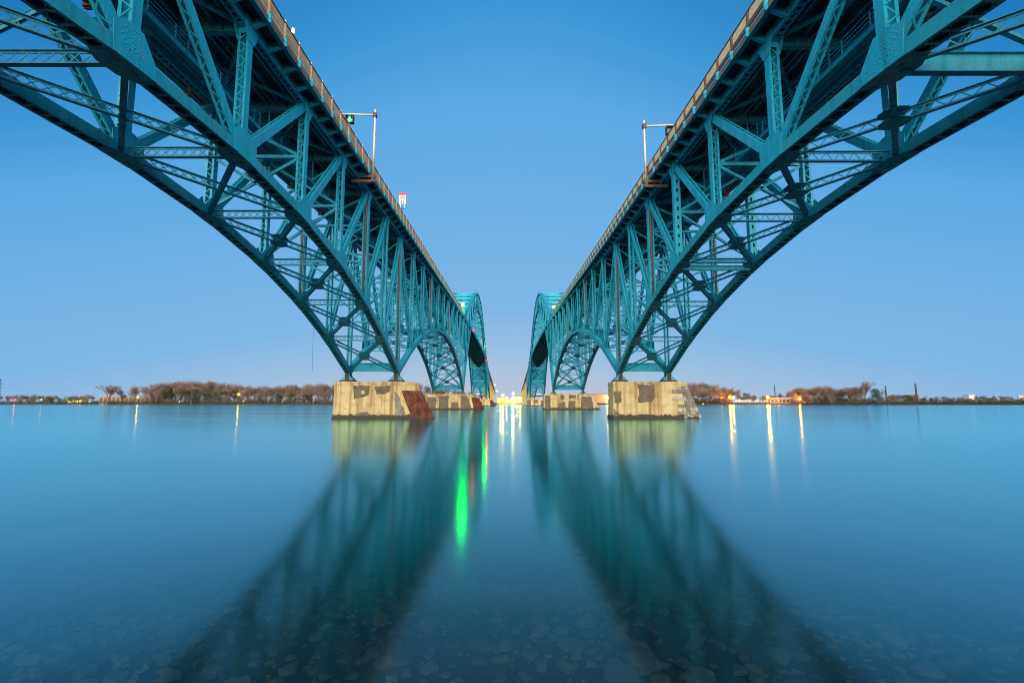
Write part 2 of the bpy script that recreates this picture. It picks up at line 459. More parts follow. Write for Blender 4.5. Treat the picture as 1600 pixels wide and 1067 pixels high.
# ================================================================== the setting: riverbed, water, shores
CX = 22.65                                   # centreline of each bridge from the camera axis
D0, PA = 29.75, 9.25                         # crown and panel of the near arch
D1, D2, D3, D4 = 76.0, 172.0, 356.0, 456.0   # pier stations

def bed_z(y):
    if y < -1.5: return 0.18 * (-1.5 - y) + 0.05
    if y < 7: return -0.10 - 0.045 * (y + 1.5)
    if y < 30: return -0.4825 - 0.16 * (y - 7)
    return -4.2

ys = [-60, -20, -8, -4, -1.5, 1, 3, 4.5, 6, 7, 8, 10, 12, 15, 20, 30, 60, 200, 520, 1200]
xs = [-2500, -600, -150, -60, -30, -20] + list(range(-15, 16, 1)) + [20, 30, 60, 150, 600, 2500]
g = Geo()
V = []
for y in ys:
    for x in xs:
        z = bed_z(y)
        if 0 < y < 20 and abs(x) < 30: z += 0.05 * math.sin(x * 1.7 + y) * math.cos(y * 1.3 - x * 0.6)
        V.append((x, y, z))
nx = len(xs)
F = [(j * nx + i, j * nx + i + 1, (j + 1) * nx + i + 1, (j + 1) * nx + i) for j in range(len(ys) - 1) for i in range(nx - 1)]
g.add(V, F)
o = g.build("riverbed", M['bed'], smooth=True); o["kind"] = "structure"

g = Geo()
g.add([(-4000, -1.9, 0), (4000, -1.9, 0), (4000, 3800, 0), (-4000, 3800, 0)], [(0, 1, 2, 3)])
o = g.build("water", M['water']); o["kind"] = "structure"

def PX(px, d, py=629.0):
    """world X of photo column px at distance d, for points near the horizon"""
    return (px - 794.0) * d / 711.0

def PZ(py, d):
    return 2.57 + (629.0 - py) * d / 711.0

# far shores: three strips of land following the waterline of the photograph
def land(name, outline, depth_y, top):
    """outline: (x, y) shoreline points left to right; bank rises to `top` a few metres inland"""
    g = Geo(); V = []; k = len(outline)
    for off, z in ((0.0, -0.3), (2.0, 0.7), (9.0, top * 0.8), (40.0, top), (depth_y, top + 1.5)):
        for i, (x, y) in enumerate(outline):
            V.append((x * (1 + off / 700 if off > 100 else 1), y + off, z + (0.25 * math.sin(i * 2.3) if 0.5 < z < 3 else 0)))
    F = [(r * k + i, r * k + i + 1, (r + 1) * k + i + 1, (r + 1) * k + i) for r in range(4) for i in range(k - 1)]
    g.add(V, F)
    o = g.build(name, M['shore'], smooth=True); o["kind"] = "structure"

def shoreline(x0, x1, y0, y1, n, wob):
    return [(x0 + (x1 - x0) * i / n, y0 + (y1 - y0) * i / n + wob * math.sin(i * 1.9 + x0)) for i in range(n + 1)]
land("shore_land_left", shoreline(-1500, -560, 660, 640, 20, 4) + shoreline(-545, -490, 620, 566, 4, 2) + shoreline(-480, -165, 560, 557, 14, 2) + shoreline(-150, -60, 560, 640, 8, 3), 2800, 2.2)
land("shore_land_right", shoreline(55, 140, 640, 545, 8, 3) + shoreline(150, 1500, 545, 640, 40, 4), 2800, 2.0)
land("shore_land_middle", shoreline(-75, 70, 618, 618, 14, 2), 2400, 2.0)

# ================================================================== bridges
def hw(d):
    if d <= D1: return 4.05
    if d < D2: return 4.05 + 1.5 * (d - D1) / (D2 - D1)
    if d <= D3: return 5.55
    if d < D4: return 5.55 - 1.5 * (d - D3) / (D4 - D3)
    return 4.05

def zt0(d):
    if d <= D2: return 27.95 + 0.0425 * d
    if d <= D3:
        t = (d - D2) / (D3 - D2); return 35.26 + 0.0425 * (D3 - D2) * t * (1 - t)
    return 35.26 - 0.07 * (d - D3)

class Bridge:
    pass

def bridge(s, label, style):
    """s = -1 the bridge left of the camera, +1 the one right of it"""
    dz = 0.0 if s < 0 else -1.1
    zt = lambda d: zt0(d) + dz * (1.0 if d <= D1 else max(0.0, (D2 - d) / (D2 - D1)))
    root = empty("steel_arch_bridge", (s * CX, D1, 0), label, "bridge", "twin steel arch bridges over the river")
    OY = np.array((0, D1, 0))
    T, TG, TL = M['teal'], M['teal_green'], M['teal_lace']

    def P(side, d, z):        # side -1 inner truss, +1 outer truss
        return np.array((s * side * hw(d), d, z)) - OY
    def U(u, d, z):
        return np.array((s * u, d, z)) - OY

    def emit_member(name, mat, fn, lacemat=TL):
        g, gl = Geo(), Geo()
        fn(g, gl)
        o = g.build(name, mat, root)
        if gl.n: gl.build("lacing", lacemat, o, kind="stuff")
        return o

    def gusset(side, d, z, dirs, w, rivets):
        """a pair of riveted plates where members meet; dirs: (unit dir in (y,z), reach, half width)"""
        pts = []
        for (uy, uz), L_, h_ in dirs:
            for q in (-1, 1):
                pts.append((uy * L_ - uz * q * h_, uz * L_ + uy * q * h_))
        hl = hull2(pts)
        cen = P(side, d, z)
        for f in (-1, 1):
            g = Geo()
            base = cen + XA * (f * (w / 2 + 0.012))
            g.prism([base + YA * y + ZA * zz for y, zz in hl], XA * (f * 0.03))
            o = g.build("gusset_plate", T, root)
            if rivets:
                gr = Geo()
                pitch = 0.21
                for (uy, uz), L_, h_ in dirs:
                    m = max(2, int(L_ / pitch)); rows = (-0.8, -0.4, 0.4, 0.8)
                    for i in range(1, m):
                        for r in rows:
                            y = uy * i * pitch - uz * r * h_; zz = uz * i * pitch + uy * r * h_
                            c = base + XA * (f * 0.03) + YA * y + ZA * zz
                            rr = 0.042
                            gr.add([c + YA * rr, c + ZA * rr, c - YA * rr, c - ZA * rr, c + XA * f * 0.045],
                                   [(0, 1, 4), (1, 2, 4), (2, 3, 4), (3, 0, 4)])
                gr.build("rivets", T, o, kind="stuff")

    def arch_span(stations, zl, crown, detail, lat_style):
        n = len(stations)
        for side in (-1, 1):
            for i in range(n - 1):
                a, b = stations[i], stations[i + 1]
                pl0, pl1 = P(side, a, zl(i)), P(side, b, zl(i + 1))
                emit_member("lower_chord", TG, lambda g, gl: boxmember(g, gl, pl0, pl1, XA, 0.94, 0.74, 'plate', 'ladder' if detail else 'plate'))
                pt0, pt1 = P(side, a, zt(a)), P(side, b, zt(b))
                emit_member("top_chord", T, lambda g, gl: boxmember(g, gl, pt0, pt1, XA, 0.66, 0.7, 'plate', 'x', 0.6))
                lo, hi = (i, i + 1) if i >= crown else (i + 1, i)
                q0, q1 = P(side, stations[lo], zl(lo)), P(side, stations[hi], zt(stations[hi]))
                wd, hd = (0.58, 0.62) if detail else (0.52, 0.55)
                emit_member("diagonal_brace", T, lambda g, gl: boxmember(g, gl, q0, q1, XA, wd, hd, lat_style if detail else 'zig', 'zig', 0.52 if detail else 0.7))
            for i in range(n):
                d = stations[i]
                p0, p1 = P(side, d, zl(i)), P(side, d, zt(d))
                if i == n - 1 and not detail and d < D3: pass
                if i == 0 and not detail and d == D1: continue
                perf = detail and s > 0 and i == crown + 2
                def vert(g, gl):
                    if perf:
                        boxmember(g, gl, p0, p1, XA, 0.74, 0.56, None, None)
                        ln = p1[2] - p0[2]; c = (p0 + p1) / 2
                        for q in (-1, 1):
                            for e in (-1, 1):
                                g.obox(c + YA * q * 0.292 + XA * e * 0.23, ZA, XA, YA, ln, 0.26, 0.02)
                            m = int(ln / 0.95)
                            for j in range(m):
                                g.obox(p0 + ZA * (ln * (j + 0.5) / m) + YA * q * 0.292, ZA, XA, YA, ln / m - 0.38, 0.21, 0.02)
                    else:
                        boxmember(g, gl, p0, p1, XA, 0.74 if detail else 0.66, 0.56, 'zig', 'zig', 0.52 if detail else 0.6)
                emit_member("vertical_post", T, vert)
                # gusset plates at lower and upper node
                def dirto(a_, z_):
                    v = np.array((a_ - d, z_)); return tuple(v / np.linalg.norm(v))
                low, up = [((0, 1), 1.55, 0.33)], [((0, -1), 1.35, 0.36)]
                if i + 1 < n:
                    low.append((dirto(stations[i + 1], zl(i + 1) - zl(i)), 1.25, 0.37)); up.append((dirto(stations[i + 1], zt(stations[i + 1]) - zt(d)), 0.85, 0.36))
                if i > 0:
                    low.append((dirto(stations[i - 1], zl(i - 1) - zl(i)), 1.25, 0.37)); up.append((dirto(stations[i - 1], zt(stations[i - 1]) - zt(d)), 0.85, 0.36))
                if i >= crown and i + 1 < n: low.append((dirto(stations[i + 1], zt(stations[i + 1]) - zl(i)), 1.6, 0.29))
                if i <= crown and i > 0: low.append((dirto(stations[i - 1], zt(stations[i - 1]) - zl(i)), 1.6, 0.29))
                gusset(side, d, zl(i), low, 0.94, detail and d > 5)
                gusset(side, d, zt(d), up, 0.74, detail and d > 5)
                # plate closing the underside of the lower chord at the node
                if i > 0 and i + 1 < n:
                    ya = unit(np.array((0, stations[i + 1] - stations[i - 1], zl(i + 1) - zl(i - 1))))
                    nb = np.cross(XA, ya); nb = nb if nb[2] < 0 else -nb
                    c = P(side, d, zl(i)) + nb * 0.40
                    g = Geo()
                    w_, e_ = 0.475, 0.98
                    inn = -side * s
                    poly = [c + XA * (-inn * w_) - ya * 1.5, c + XA * (inn * w_) - ya * 1.5, c + XA * (inn * e_) - ya * 0.6,
                            c + XA * (inn * e_) + ya * 0.6, c + XA * (inn * w_) + ya * 1.5, c + XA * (-inn * w_) + ya * 1.5]
                    g.prism(poly, nb * 0.03)
                    o = g.build("node_plate", TG, root)
                    if detail:
                        for e in (-0.55, 0.55):
                            gh = Geo(); ring = [c + nb * 0.032 + ya * (e + 0.24 * math.cos(q)) + XA * 0.13 * math.sin(q) for q in (2 * math.pi * j / 14 for j in range(14))]
                            gh.prism(ring, nb * 0.004); gh.build("hole_shade_disc", M['black'], o)  # black disc on the plate, painting the dark inside of an oval hole
        # transverse bracing
        for i in range(n):
            d = stations[i]
            if (not detail) and d == D1: continue
            a, b = P(-1, d, zl(i)), P(1, d, zl(i))
            pier = i in (0, n - 1)
            if pier:
                def girder(g, gl):
                    c0, c1 = a + ZA * 0.75, b + ZA * 0.75
                    g.obox((c0 + c1) / 2, unit(c1 - c0), ZA, YA, np.linalg.norm(c1 - c0) - 0.8, 1.35, 0.06)
                    for q in (-1, 1):
                        g.obox((c0 + c1) / 2 + ZA * q * 0.69, unit(c1 - c0), YA, ZA, np.linalg.norm(c1 - c0) - 0.8, 0.42, 0.05)
                emit_member("pier_girder", T, girder)
            elif detail and s > 0 and i in (crown - 1, crown + 2):
                def plate_strut(g, gl):
                    offs = (0,) if i == crown - 1 else (-0.42, 0.42)
                    h_ = 0.95 if i == crown - 1 else 0.42
                    for q in offs:
                        c0, c1 = a + ZA * q, b + ZA * q
                        g.obox((c0 + c1) / 2, unit(c1 - c0), ZA, YA, np.linalg.norm(c1 - c0) - 0.8, h_, 0.05)
                        for e in (-1, 1): g.obox((c0 + c1) / 2 + ZA * e * (h_ / 2 + 0.02), unit(c1 - c0), YA, ZA, np.linalg.norm(c1 - c0) - 0.8, 0.36, 0.04)
                emit_member("lateral_strut", T, plate_strut)
            else:
                emit_member("lateral_strut", TL, lambda g, gl: lacedstrut(g, gl, a - XA * 0, b, ZA, 0.70, 0.28, lat_style, 0.66 if lat_style == 'x' else 0.5))
            # sway frame between the posts
            H = zt(d) - zl(i)
            zm = zl(i) + H * (0.52 if H < 14 else 0.36)
            def beam(name, z0, z1, s0, s1, w_):
                p, q = P(s0, d, z0), P(s1, d, z1)
                def fn(g, gl):
                    if detail or w_ > 0.2: boxless(g, p, q, w_)
                    else: g.bar(p, q, YA, w_, w_)
                emit_member(name, T, fn)
            def boxless(g, p, q, w_):
                a_ = unit(q - p); u_ = unit(np.cross(a_, YA)); c = (p + q) / 2; ln = np.linalg.norm(q - p) - 0.7
                for e in (-1, 1):
                    g.obox(c + YA * e * w_ * 0.28, a_, u_, YA, ln, w_, 0.03)
                g.obox(c + u_ * (w_ / 2), a_, YA, u_, ln, w_ * 0.95, 0.03)
            bare = detail and i == crown          # the crown posts carry no sway frame
            if not bare: beam("sway_strut", zm, zm, -1, 1, 0.30)
            levels = [zl(i) + 0.5, zm, zt(d) - 0.9] if H < 14 else [zl(i) + 1.2, zm, zm + (zt(d) - zm) / 2, zt(d) - 0.9]
            if len(levels) == 4: beam("sway_strut", levels[2], levels[2], -1, 1, 0.26)
            for z0, z1 in (() if bare else zip(levels[:-1], levels[1:])):
                beam("sway_brace", z0, z1, -1, 1, 0.24)
                beam("sway_brace", z0, z1, 1, -1, 0.24)
            # lower laterals to the next station
            if i + 1 < n:
                d2 = stations[i + 1]
                upv = np.cross(XA, unit(np.array((0, d2 - d, zl(i + 1) - zl(i))))); upv = upv if upv[2] > 0 else -upv
                for (s0, s1, dep, fw, nm) in ((1, -1, 0.52, 0.28, 'lateral_brace'), (-1, 1, 0.46, 0.32, 'lateral_brace')):
                    p, q = P(s0, d, zl(i)), P(s1, d2, zl(i + 1))
                    if detail: emit_member(nm, TL, lambda g, gl: lacedstrut(g, gl, p, q, upv, dep + 0.08, fw, lat_style, 0.62 if lat_style == 'x' else 0.5))
                    else: emit_member(nm, TL, lambda g, gl: lacedstrut(g, gl, p, q, upv, 0.45, 0.3, 'zig', 0.7))
                c = (P(1, d, zl(i)) + P(-1, d2, zl(i + 1))) / 2
                ya = unit(np.array((0, d2 - d, zl(i + 1) - zl(i))))
                g = Geo()
                for q in (-1, 1):
                    g.prism([c + upv * q * 0.29 + XA * x * 1.0 + ya * y for x, y in ((-0.75, -0.3), (-0.3, -0.75), (0.3, -0.75), (0.75, -0.3), (0.75, 0.3), (0.3, 0.75), (-0.3, 0.75), (-0.75, 0.3))], upv * q * 0.025)
                if not (s < 0 and detail and d < 37): g.build("crossing_plate", TG, root)
                # light laterals under the deck
                for s0, s1 in ((1, -1), (-1, 1)):
                    p, q = P(s0, d, zt(d) - 0.15), P(s1, d2, zt(d2) - 0.15)
                    gg = Geo(); gg.bar(p, q, ZA, 0.26, 0.05); gg.bar(p + ZA * 0.1, q + ZA * 0.1, XA, 0.28, 0.03)
                    gg.build("deck_lateral", M['teal_lace'], root)

    # --- near arch, its far twin and the arch beyond the main span
    stA = [D0 + PA * k for k in range(-5, 6)]
    zlA = lambda i: (19.7 if s < 0 else 19.4) - (0.48 if s < 0 else 0.468) * (i - 5) ** 2
    arch_span(stA, zlA, 5, True, style)
    stB = [D1 + (D2 - D1) / 10 * k for k in range(11)]
    arch_span(stB, lambda i: 21.4 - 0.548 * (i - 5) ** 2, 5, False, 'zig')

    # --- main through arch, seen small
    NC = 18
    stC = [D2 + (D3 - D2) * k / NC for k in range(NC + 1)]
    upc = lambda k: 36.6 + 27.2 * math.sin(math.pi * k / NC) ** 1.3
    loc_ = lambda k: 7.7 + 47.5 * (4 * (k / NC) * (1 - k / NC)) ** 0.92
    def simple(name, p, q, w, h, mat=T, side=XA):
        g = Geo(); a_ = unit(q - p); n_ = unit(side - a_ * (side @ a_)); b_ = np.cross(n_, a_); c = (p + q) / 2; ln = np.linalg.norm(q - p)
        for e in (-1, 1):
            g.obox(c + n_ * e * (w / 2 - 0.04), a_, b_, n_, ln, h, 0.07)
        g.obox(c, a_, n_, b_, ln, w - 0.16, 0.05)
        k_ = max(1, int(ln / 1.6))
        for j in range(k_):
            for f in (-1, 1):
                q0 = p + a_ * ln * j / k_ + b_ * f * h / 2 - n_ * w * 0.45; q1 = p + a_ * ln * (j + 1) / k_ + b_ * f * h / 2 + n_ * w * 0.45
                g.bar(q0, q1, n_, 0.14, 0.04)
        return g.build(name, mat, root)
    for side in (-1, 1):
        for k in range(NC):
            a, b = stC[k], stC[k + 1]
            simple("arch_upper_chord", P(side, a, upc(k)), P(side, b, upc(k + 1)), 0.95, 1.0)
            simple("arch_lower_chord", P(side, a, loc_(k)), P(side, b, loc_(k + 1)), 0.95, 1.0)
            if loc_(k) < upc(k) - 1 or True:
                if k < NC // 2: simple("arch_diagonal", P(side, a, upc(k)), P(side, b, loc_(k + 1)), 0.6, 0.55)
                else: simple("arch_diagonal", P(side, b, upc(k + 1)), P(side, a, loc_(k)), 0.6, 0.55)
            simple("deck_edge_girder", P(side, a, zt(a)), P(side, b, zt(b)), 0.6, 1.1)
        for k in range(0, NC + 1):
            a = stC[k]
            if k in (0,): continue
            simple("arch_post", P(side, a, loc_(k)), P(side, a, upc(k)), 0.62, 0.55)
            if loc_(k) > zt(a) + 1: simple("hanger", P(side, a, zt(a)), P(side, a, loc_(k)), 0.42, 0.4)
    for k in range(NC + 1):
        a = stC[k]
        for z, nm in ((upc(k), "top_strut"), (loc_(k), "arch_strut")):
            if z > zt(a) + 6.5 or z < zt(a) - 1.5:
                simple(nm, P(-1, a, z), P(1, a, z), 0.5, 0.7, side=YA)
        if k < NC:
            b = stC[k + 1]
            for f in (upc, loc_):
                if min(f(k), f(k + 1)) > zt(a) + 6.5 or max(f(k), f(k + 1)) < zt(a) - 1:
                    for s0 in (-1, 1): simple("arch_lateral", P(s0, a, f(k)), P(-s0, b, f(k + 1)), 0.4, 0.4, side=ZA)
        if loc_(k) > zt(a) + 7 or (k in (0, 1, NC - 1, NC)):
            lo_, hi_ = (loc_(k), upc(k)) if loc_(k) > zt(a) + 7 else (loc_(k) + 1, min(zt(a) - 1, upc(k)))
            for s0 in (-1, 1): simple("arch_sway_brace", P(s0, a, lo_), P(-s0, a, hi_), 0.35, 0.35, side=YA)

    # --- arch beyond the main span, then girder spans falling to the far shore
    stD = [D3 + (D4 - D3) / 10 * k for k in range(11)]
    zlD = lambda i: 7.7 + 9.5 - 0.38 * (i - 5) ** 2
    for side in (-1, 1):
        for i in range(10):
            a, b = stD[i], stD[i + 1]
            simple("lower_chord", P(side, a, zlD(i)), P(side, b, zlD(i + 1)), 0.78, 0.86, TG)
            simple("top_chord", P(side, a, zt(a)), P(side, b, zt(b)), 0.66, 0.7)
            lo, hi = (i, i + 1) if i >= 5 else (i + 1, i)
            simple("diagonal_brace", P(side, stD[lo], zlD(lo)), P(side, stD[hi], zt(stD[hi])), 0.58, 0.55)
        for i in range(11):
            simple("vertical_post", P(side, stD[i], zlD(i)), P(side, stD[i], zt(stD[i])), 0.66, 0.55)
    for i in range(11):
        d = stD[i]; simple("lateral_strut", P(-1, d, zlD(i)), P(1, d, zlD(i)), 0.5, 0.6, side=YA)
        m_ = (zlD(i) + zt(d)) / 2
        for z0, z1 in ((zlD(i), m_), (m_, zt(d))):
            for s0 in (-1, 1): simple("sway_brace", P(s0, d, z0), P(-s0, d, z1), 0.4, 0.4, side=YA)
    stE = [D4 + 22 * k for k in range(10)]
    for i in range(len(stE) - 1):
        a, b = stE[i], stE[i + 1]
        for side in (-1, 0, 1):
            simple("plate_girder", U(side * 3.6, a, zt(a) - 0.8), U(side * 3.6, b, zt(b) - 0.8), 0.45, 2.2)

    # --- deck: floor beams, stringers, slab, fascia, brackets
    stN = stA[:-1] + stB[:-1]
    stAll = stN + stC[:-1] + stD[:-1] + stE
    for d in stAll:
        g = Geo(); h_ = hw(d) - 0.4
        c = U(0, d, zt(d) + 0.0)
        g.obox(c, XA, ZA, YA, 2 * h_, 1.15, 0.06)
        for q in (-1, 1): g.obox(c + ZA * q * 0.585, XA, YA, ZA, 2 * h_, 0.42, 0.05)
        for e in (-2.4, -0.8, 0.8, 2.4): g.obox(c + XA * e, ZA, YA, XA, 1.1, 0.36, 0.03)
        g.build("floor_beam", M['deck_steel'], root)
    for u in (-3.0, -1.8, -0.6, 0.6, 1.8, 3.0):
        g = Geo()
        for a, b in zip(stAll[:-1], stAll[1:]):
            g.bar(U(u, a, zt(a) + 0.38), U(u, b, zt(b) + 0.38), ZA, 0.40, 0.05)
            g.bar(U(u, a, zt(a) + 0.17), U(u, b, zt(b) + 0.17), XA, 0.22, 0.04)
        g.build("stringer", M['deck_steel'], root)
    E_ = lambda d: 5.55 if d <= D2 else 5.0                      # deck edge
    def strip(name, mat, u0, u1, z0, z1, st=stAll):
        g = Geo(); V = []; F = []
        for i, d in enumerate(st):
            e = E_(d)
            ua, ub = u0(e), u1(e)
            V += [U(ua, d, zt(d) + z0), U(ub, d, zt(d) + z0), U(ub, d, zt(d) + z1), U(ua, d, zt(d) + z1)]
            if i:
                o_ = 4 * (i - 1)
                for q in range(4): F.append((o_ + q, o_ + (q + 1) % 4, o_ + 4 + (q + 1) % 4, o_ + 4 + q))
        F += [(0, 1, 2, 3), tuple(len(V) - 4 + q for q in (3, 2, 1, 0))]
        g.add(V, F); return g.build(name, mat, root)
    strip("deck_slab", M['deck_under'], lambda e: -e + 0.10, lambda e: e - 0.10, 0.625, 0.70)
    strip("roadway", M['asphalt'], lambda e: -e + 0.5, lambda e: e - 0.5, 0.704, 0.74)
    strip("fascia_beam", M['fascia'], lambda e: -e - 0.04, lambda e: -e + 0.06, 0.18, 0.76)
    strip("fascia_flange", M['deck_steel'], lambda e: -e - 0.16, lambda e: -e + 0.18, 0.12, 0.17)
    strip("fascia_beam", M['fascia'], lambda e: e - 0.06, lambda e: e + 0.04, 0.18, 0.76)
    strip("top_rail", M['rail_brown'], lambda e: -e - 0.07, lambda e: -e + 0.07, 2.16, 2.24)
    strip("parapet", M['rail_grey'], lambda e: e - 0.05, lambda e: e + 0.05, 1.1, 2.2)

    # railing bays along the inner edge, every quarter panel
    posts = []
    for st in (stA, stB):
        for a, b in zip(st[:-1], st[1:]):
            posts += [a + (b - a) * q / 4 for q in range(4)]
    posts.append(D2)
    posts = [d for d in posts if d > 3]
    far = [D2 + (D3 - D2) * q / 60 for q in range(61)] + [D3 + 4 * q for q in range(1, 50)]
    # shared meshes
    def rail_panel_mesh(Lp):
        g = Geo()
        if s > 0:
            k = 15
            for j in range(k):
                g.box(-0.02, 0.02, Lp * j / k + 0.012, Lp * (j + 1) / k - 0.012, 1.36, 2.13)
            g.box(0.025, 0.045, 0.0, Lp, 1.37, 2.12)
        else:
            k = 6
            for j in range(k):
                g.box(-0.02, 0.02, Lp * j / k + 0.006, Lp * (j + 1) / k - 0.006, 0.92, 2.13)
            g.box(-0.035, -0.02, 0.0, Lp, 1.28, 1.36); g.box(0.025, 0.045, 0.0, Lp, 0.93, 2.12)
        return g.mesh("rail_panel", M['rail_cream'] if s > 0 else M['rail_grey'])
    gp = Geo()
    gp.box(-0.07, 0.07, -0.06, 0.06, 0.3, 2.15); gp.box(-0.11, -0.072, -0.075, 0.075, 1.0, 2.0)
    mp_post = gp.mesh("rail_post", M['rail_brown'] if s > 0 else M['rail_grey'])
    gy = Geo(); gy.box(-0.06, 0.06, -0.035, 0.035, 1.34, 2.13); mp_ang = gy.mesh("post_angle", M['rail_yellow'])
    gk = Geo(); gk.box(-0.07, 0.07, -0.07, 0.07, 2.24, 2.40); mp_knob = gk.mesh("post_cap", M['galv'])
    gb = Geo()
    gb.prism([(0.0, -0.08, 0.10), (-0.24, -0.08, 0.22), (-0.24, -0.08, 0.92), (0.0, -0.08, 0.92)], (0, 0.16, 0))
    mp_br = gb.mesh("post_bracket", T)
    gm = Geo(); gm.box(-0.045, 0.045, 0, 1, 0.97, 1.30); mp_mid = gm.mesh("mid_rail", M['rail_brown'])
    pm = {}
    def put(name, me, d, d_next=None, parent=root, scale_y=1.0, flip=True):
        p = U(-E_(d), d, zt(d)); o = bpy.data.objects.new(name, me); COL.objects.link(o); o.parent = parent
        o.location = p
        if d_next is not None:
            q = U(-E_(d_next), d_next, zt(d_next)); v = q - p
            o.rotation_euler = (math.atan2(v[2], v[1]), 0, -math.atan2(v[0], v[1]))
        if s > 0: pass
        o.scale = (1 if s > 0 else -1, scale_y, 1)
        return o
    seq = posts
    for i, d in enumerate(seq):
        if d < 8: continue
        p = put("rail_post", mp_post, d)
        put("post_bracket", mp_br, d)
        if s > 0: put("post_angle", mp_ang, d + 0.13)
        else: put("post_cap", mp_knob, d)
        if i + 1 < len(seq):
            Lp = round(seq[i + 1] - d - 0.14, 2)
            if Lp not in pm: pm[Lp] = rail_panel_mesh(Lp)
            put("rail_panel", pm[Lp], d + 0.07, seq[i + 1])
            if s > 0: put("mid_rail", mp_mid, d + 0.07, seq[i + 1], scale_y=Lp)
        # cantilever bracket carrying the edge
        g = Geo()
        e = E_(d); h0 = hw(d) + 0.30
        zz = zt(d)
        if h0 > e - 0.25: continue
        g.prism([U(-h0, d - 0.02, zz - 0.25), U(-h0, d - 0.02, zz + 0.60), U(-e + 0.08, d - 0.02, zz + 0.60), U(-e + 0.08, d - 0.02, zz + 0.20)], (0, 0.04, 0))
        g.bar(U(-h0, d, zz - 0.27), U(-e + 0.08, d, zz + 0.18), YA, 0.26, 0.035)
        g.build("deck_bracket", T, root)
    g = Geo()
    for a, b in zip(far[:-1], far[1:]):
        g.bar(U(-E_(a), a, zt(a) + 1.65), U(-E_(b), b, zt(b) + 1.65), ZA, 0.95, 0.05)
        g.obox(U(-E_(a), a, zt(a) + 1.2), ZA, XA, YA, 2.0, 0.14, 0.14)
    g.build("far_railing", M['rail_cream'] if s > 0 else M['rail_grey'], root)

    # --- inspection catwalk hung under the deck
    catst = [d for d in stN if -10 < d < D2]
    zc = lambda d: zt(d) - 3.0
    cw = strip("catwalk_floor", M['deck_steel'], lambda e: -0.85, lambda e: -0.05, -3.08, -3.0, [d for d in catst])
    for u in (-0.88, -0.02):
        g = Geo()
        for a, b in zip(catst[:-1], catst[1:]):
            g.bar(U(u, a, zc(a) - 0.06), U(u, b, zc(b) - 0.06), ZA, 0.34, 0.06)
        g.build("catwalk_stringer", T, root)
        g = Geo()
        for a, b in zip(catst[:-1], catst[1:]):
            for z in (0.5, 0.8, 1.1): g.bar(U(u, a, zc(a) + z), U(u, b, zc(b) + z), ZA, 0.055, 0.055)
        g.build("catwalk_handrail", T, root)
        for a, b in zip(catst[:-1], catst[1:]):
            for q in range(4):
                d = a + (b - a) * q / 4
                g = Geo(); g.bar(U(u, d, zc(d)), U(u, d, zc(d) + 1.12), YA, 0.07, 0.07); g.build("catwalk_post", T, root)
    for d in catst:
        for u in (-0.88, -0.02):
            g = Geo(); g.bar(U(u, d, zc(d)), U(u, d, zt(d) - 0.55), YA, 0.1, 0.1); g.build("catwalk_hanger", T, root)
    # --- conduits and gas main along the outer side
    for u, r, z in ((hw(0) + 1.0, 0.16, -0.35), (hw(0) + 0.62, 0.07, -0.5)):
        g = Geo(); g.tube([U(u + hw(d) - hw(0), d, zt(d) + z) for d in stN], r, 10); g.build("service_pipe", M['deck_steel'], root, smooth=True)
    for d in stA[2:]:
        for q in (0.25, 0.75):
            dd = d + PA * q; g = Geo(); c = U(hw(dd) + 0.95, dd, zt(dd) - 0.55)
            g.box(c[0] - 0.28, c[0] + 0.28, c[1] - 0.2, c[1] + 0.2, c[2] - 0.14, c[2] + 0.14)
            g.box(c[0] - 0.33, c[0] + 0.33, c[1] - 0.03, c[1] + 0.03, c[2] - 0.2, c[2] + 0.6)
            g.build("pipe_saddle", M['rusty'], root)
    g = Geo(); g.tube([U(-1.9, d, zt(d) - 0.75) for d in stN], 0.045, 6); g.build("cable_run", M['pipe'], root)
    # --- brown rain pipes beside the posts
    for side, kk in ((-1, 8), (1, 8), (-1, 10)):
        d = stA[kk]; x = side * (hw(d) + 0.0)
        g = Geo(); zb = zlA(kk) + 0.6
        g.tube([U(x - 0.10, d - 0.5, zb), U(x - 0.10, d - 0.5, zt(d) - 0.4), U(x - 0.35 * side * -1, d - 0.5, zt(d) + 0.3)], 0.11, 8)
        g.build("rain_pipe", M['pipe'], root, smooth=True)
    for kk in (3, 6):
        d = stB[kk]; g = Geo(); g.tube([U(-hw(d) - 0.1, d - 0.5, 20.0), U(-hw(d) - 0.1, d - 0.5, zt(d))], 0.11, 6); g.build("rain_pipe", M['pipe'], root)

    if s < 0:
        g = Geo(); g.tube([U(hw(60) + 0.1, 62.0, 13.9), U(hw(60) + 0.12, 62.0, 9.5), U(hw(60) + 0.05, 62.1, 6.8)], 0.014, 5); g.build("hanging_rope", M['dark'], root)
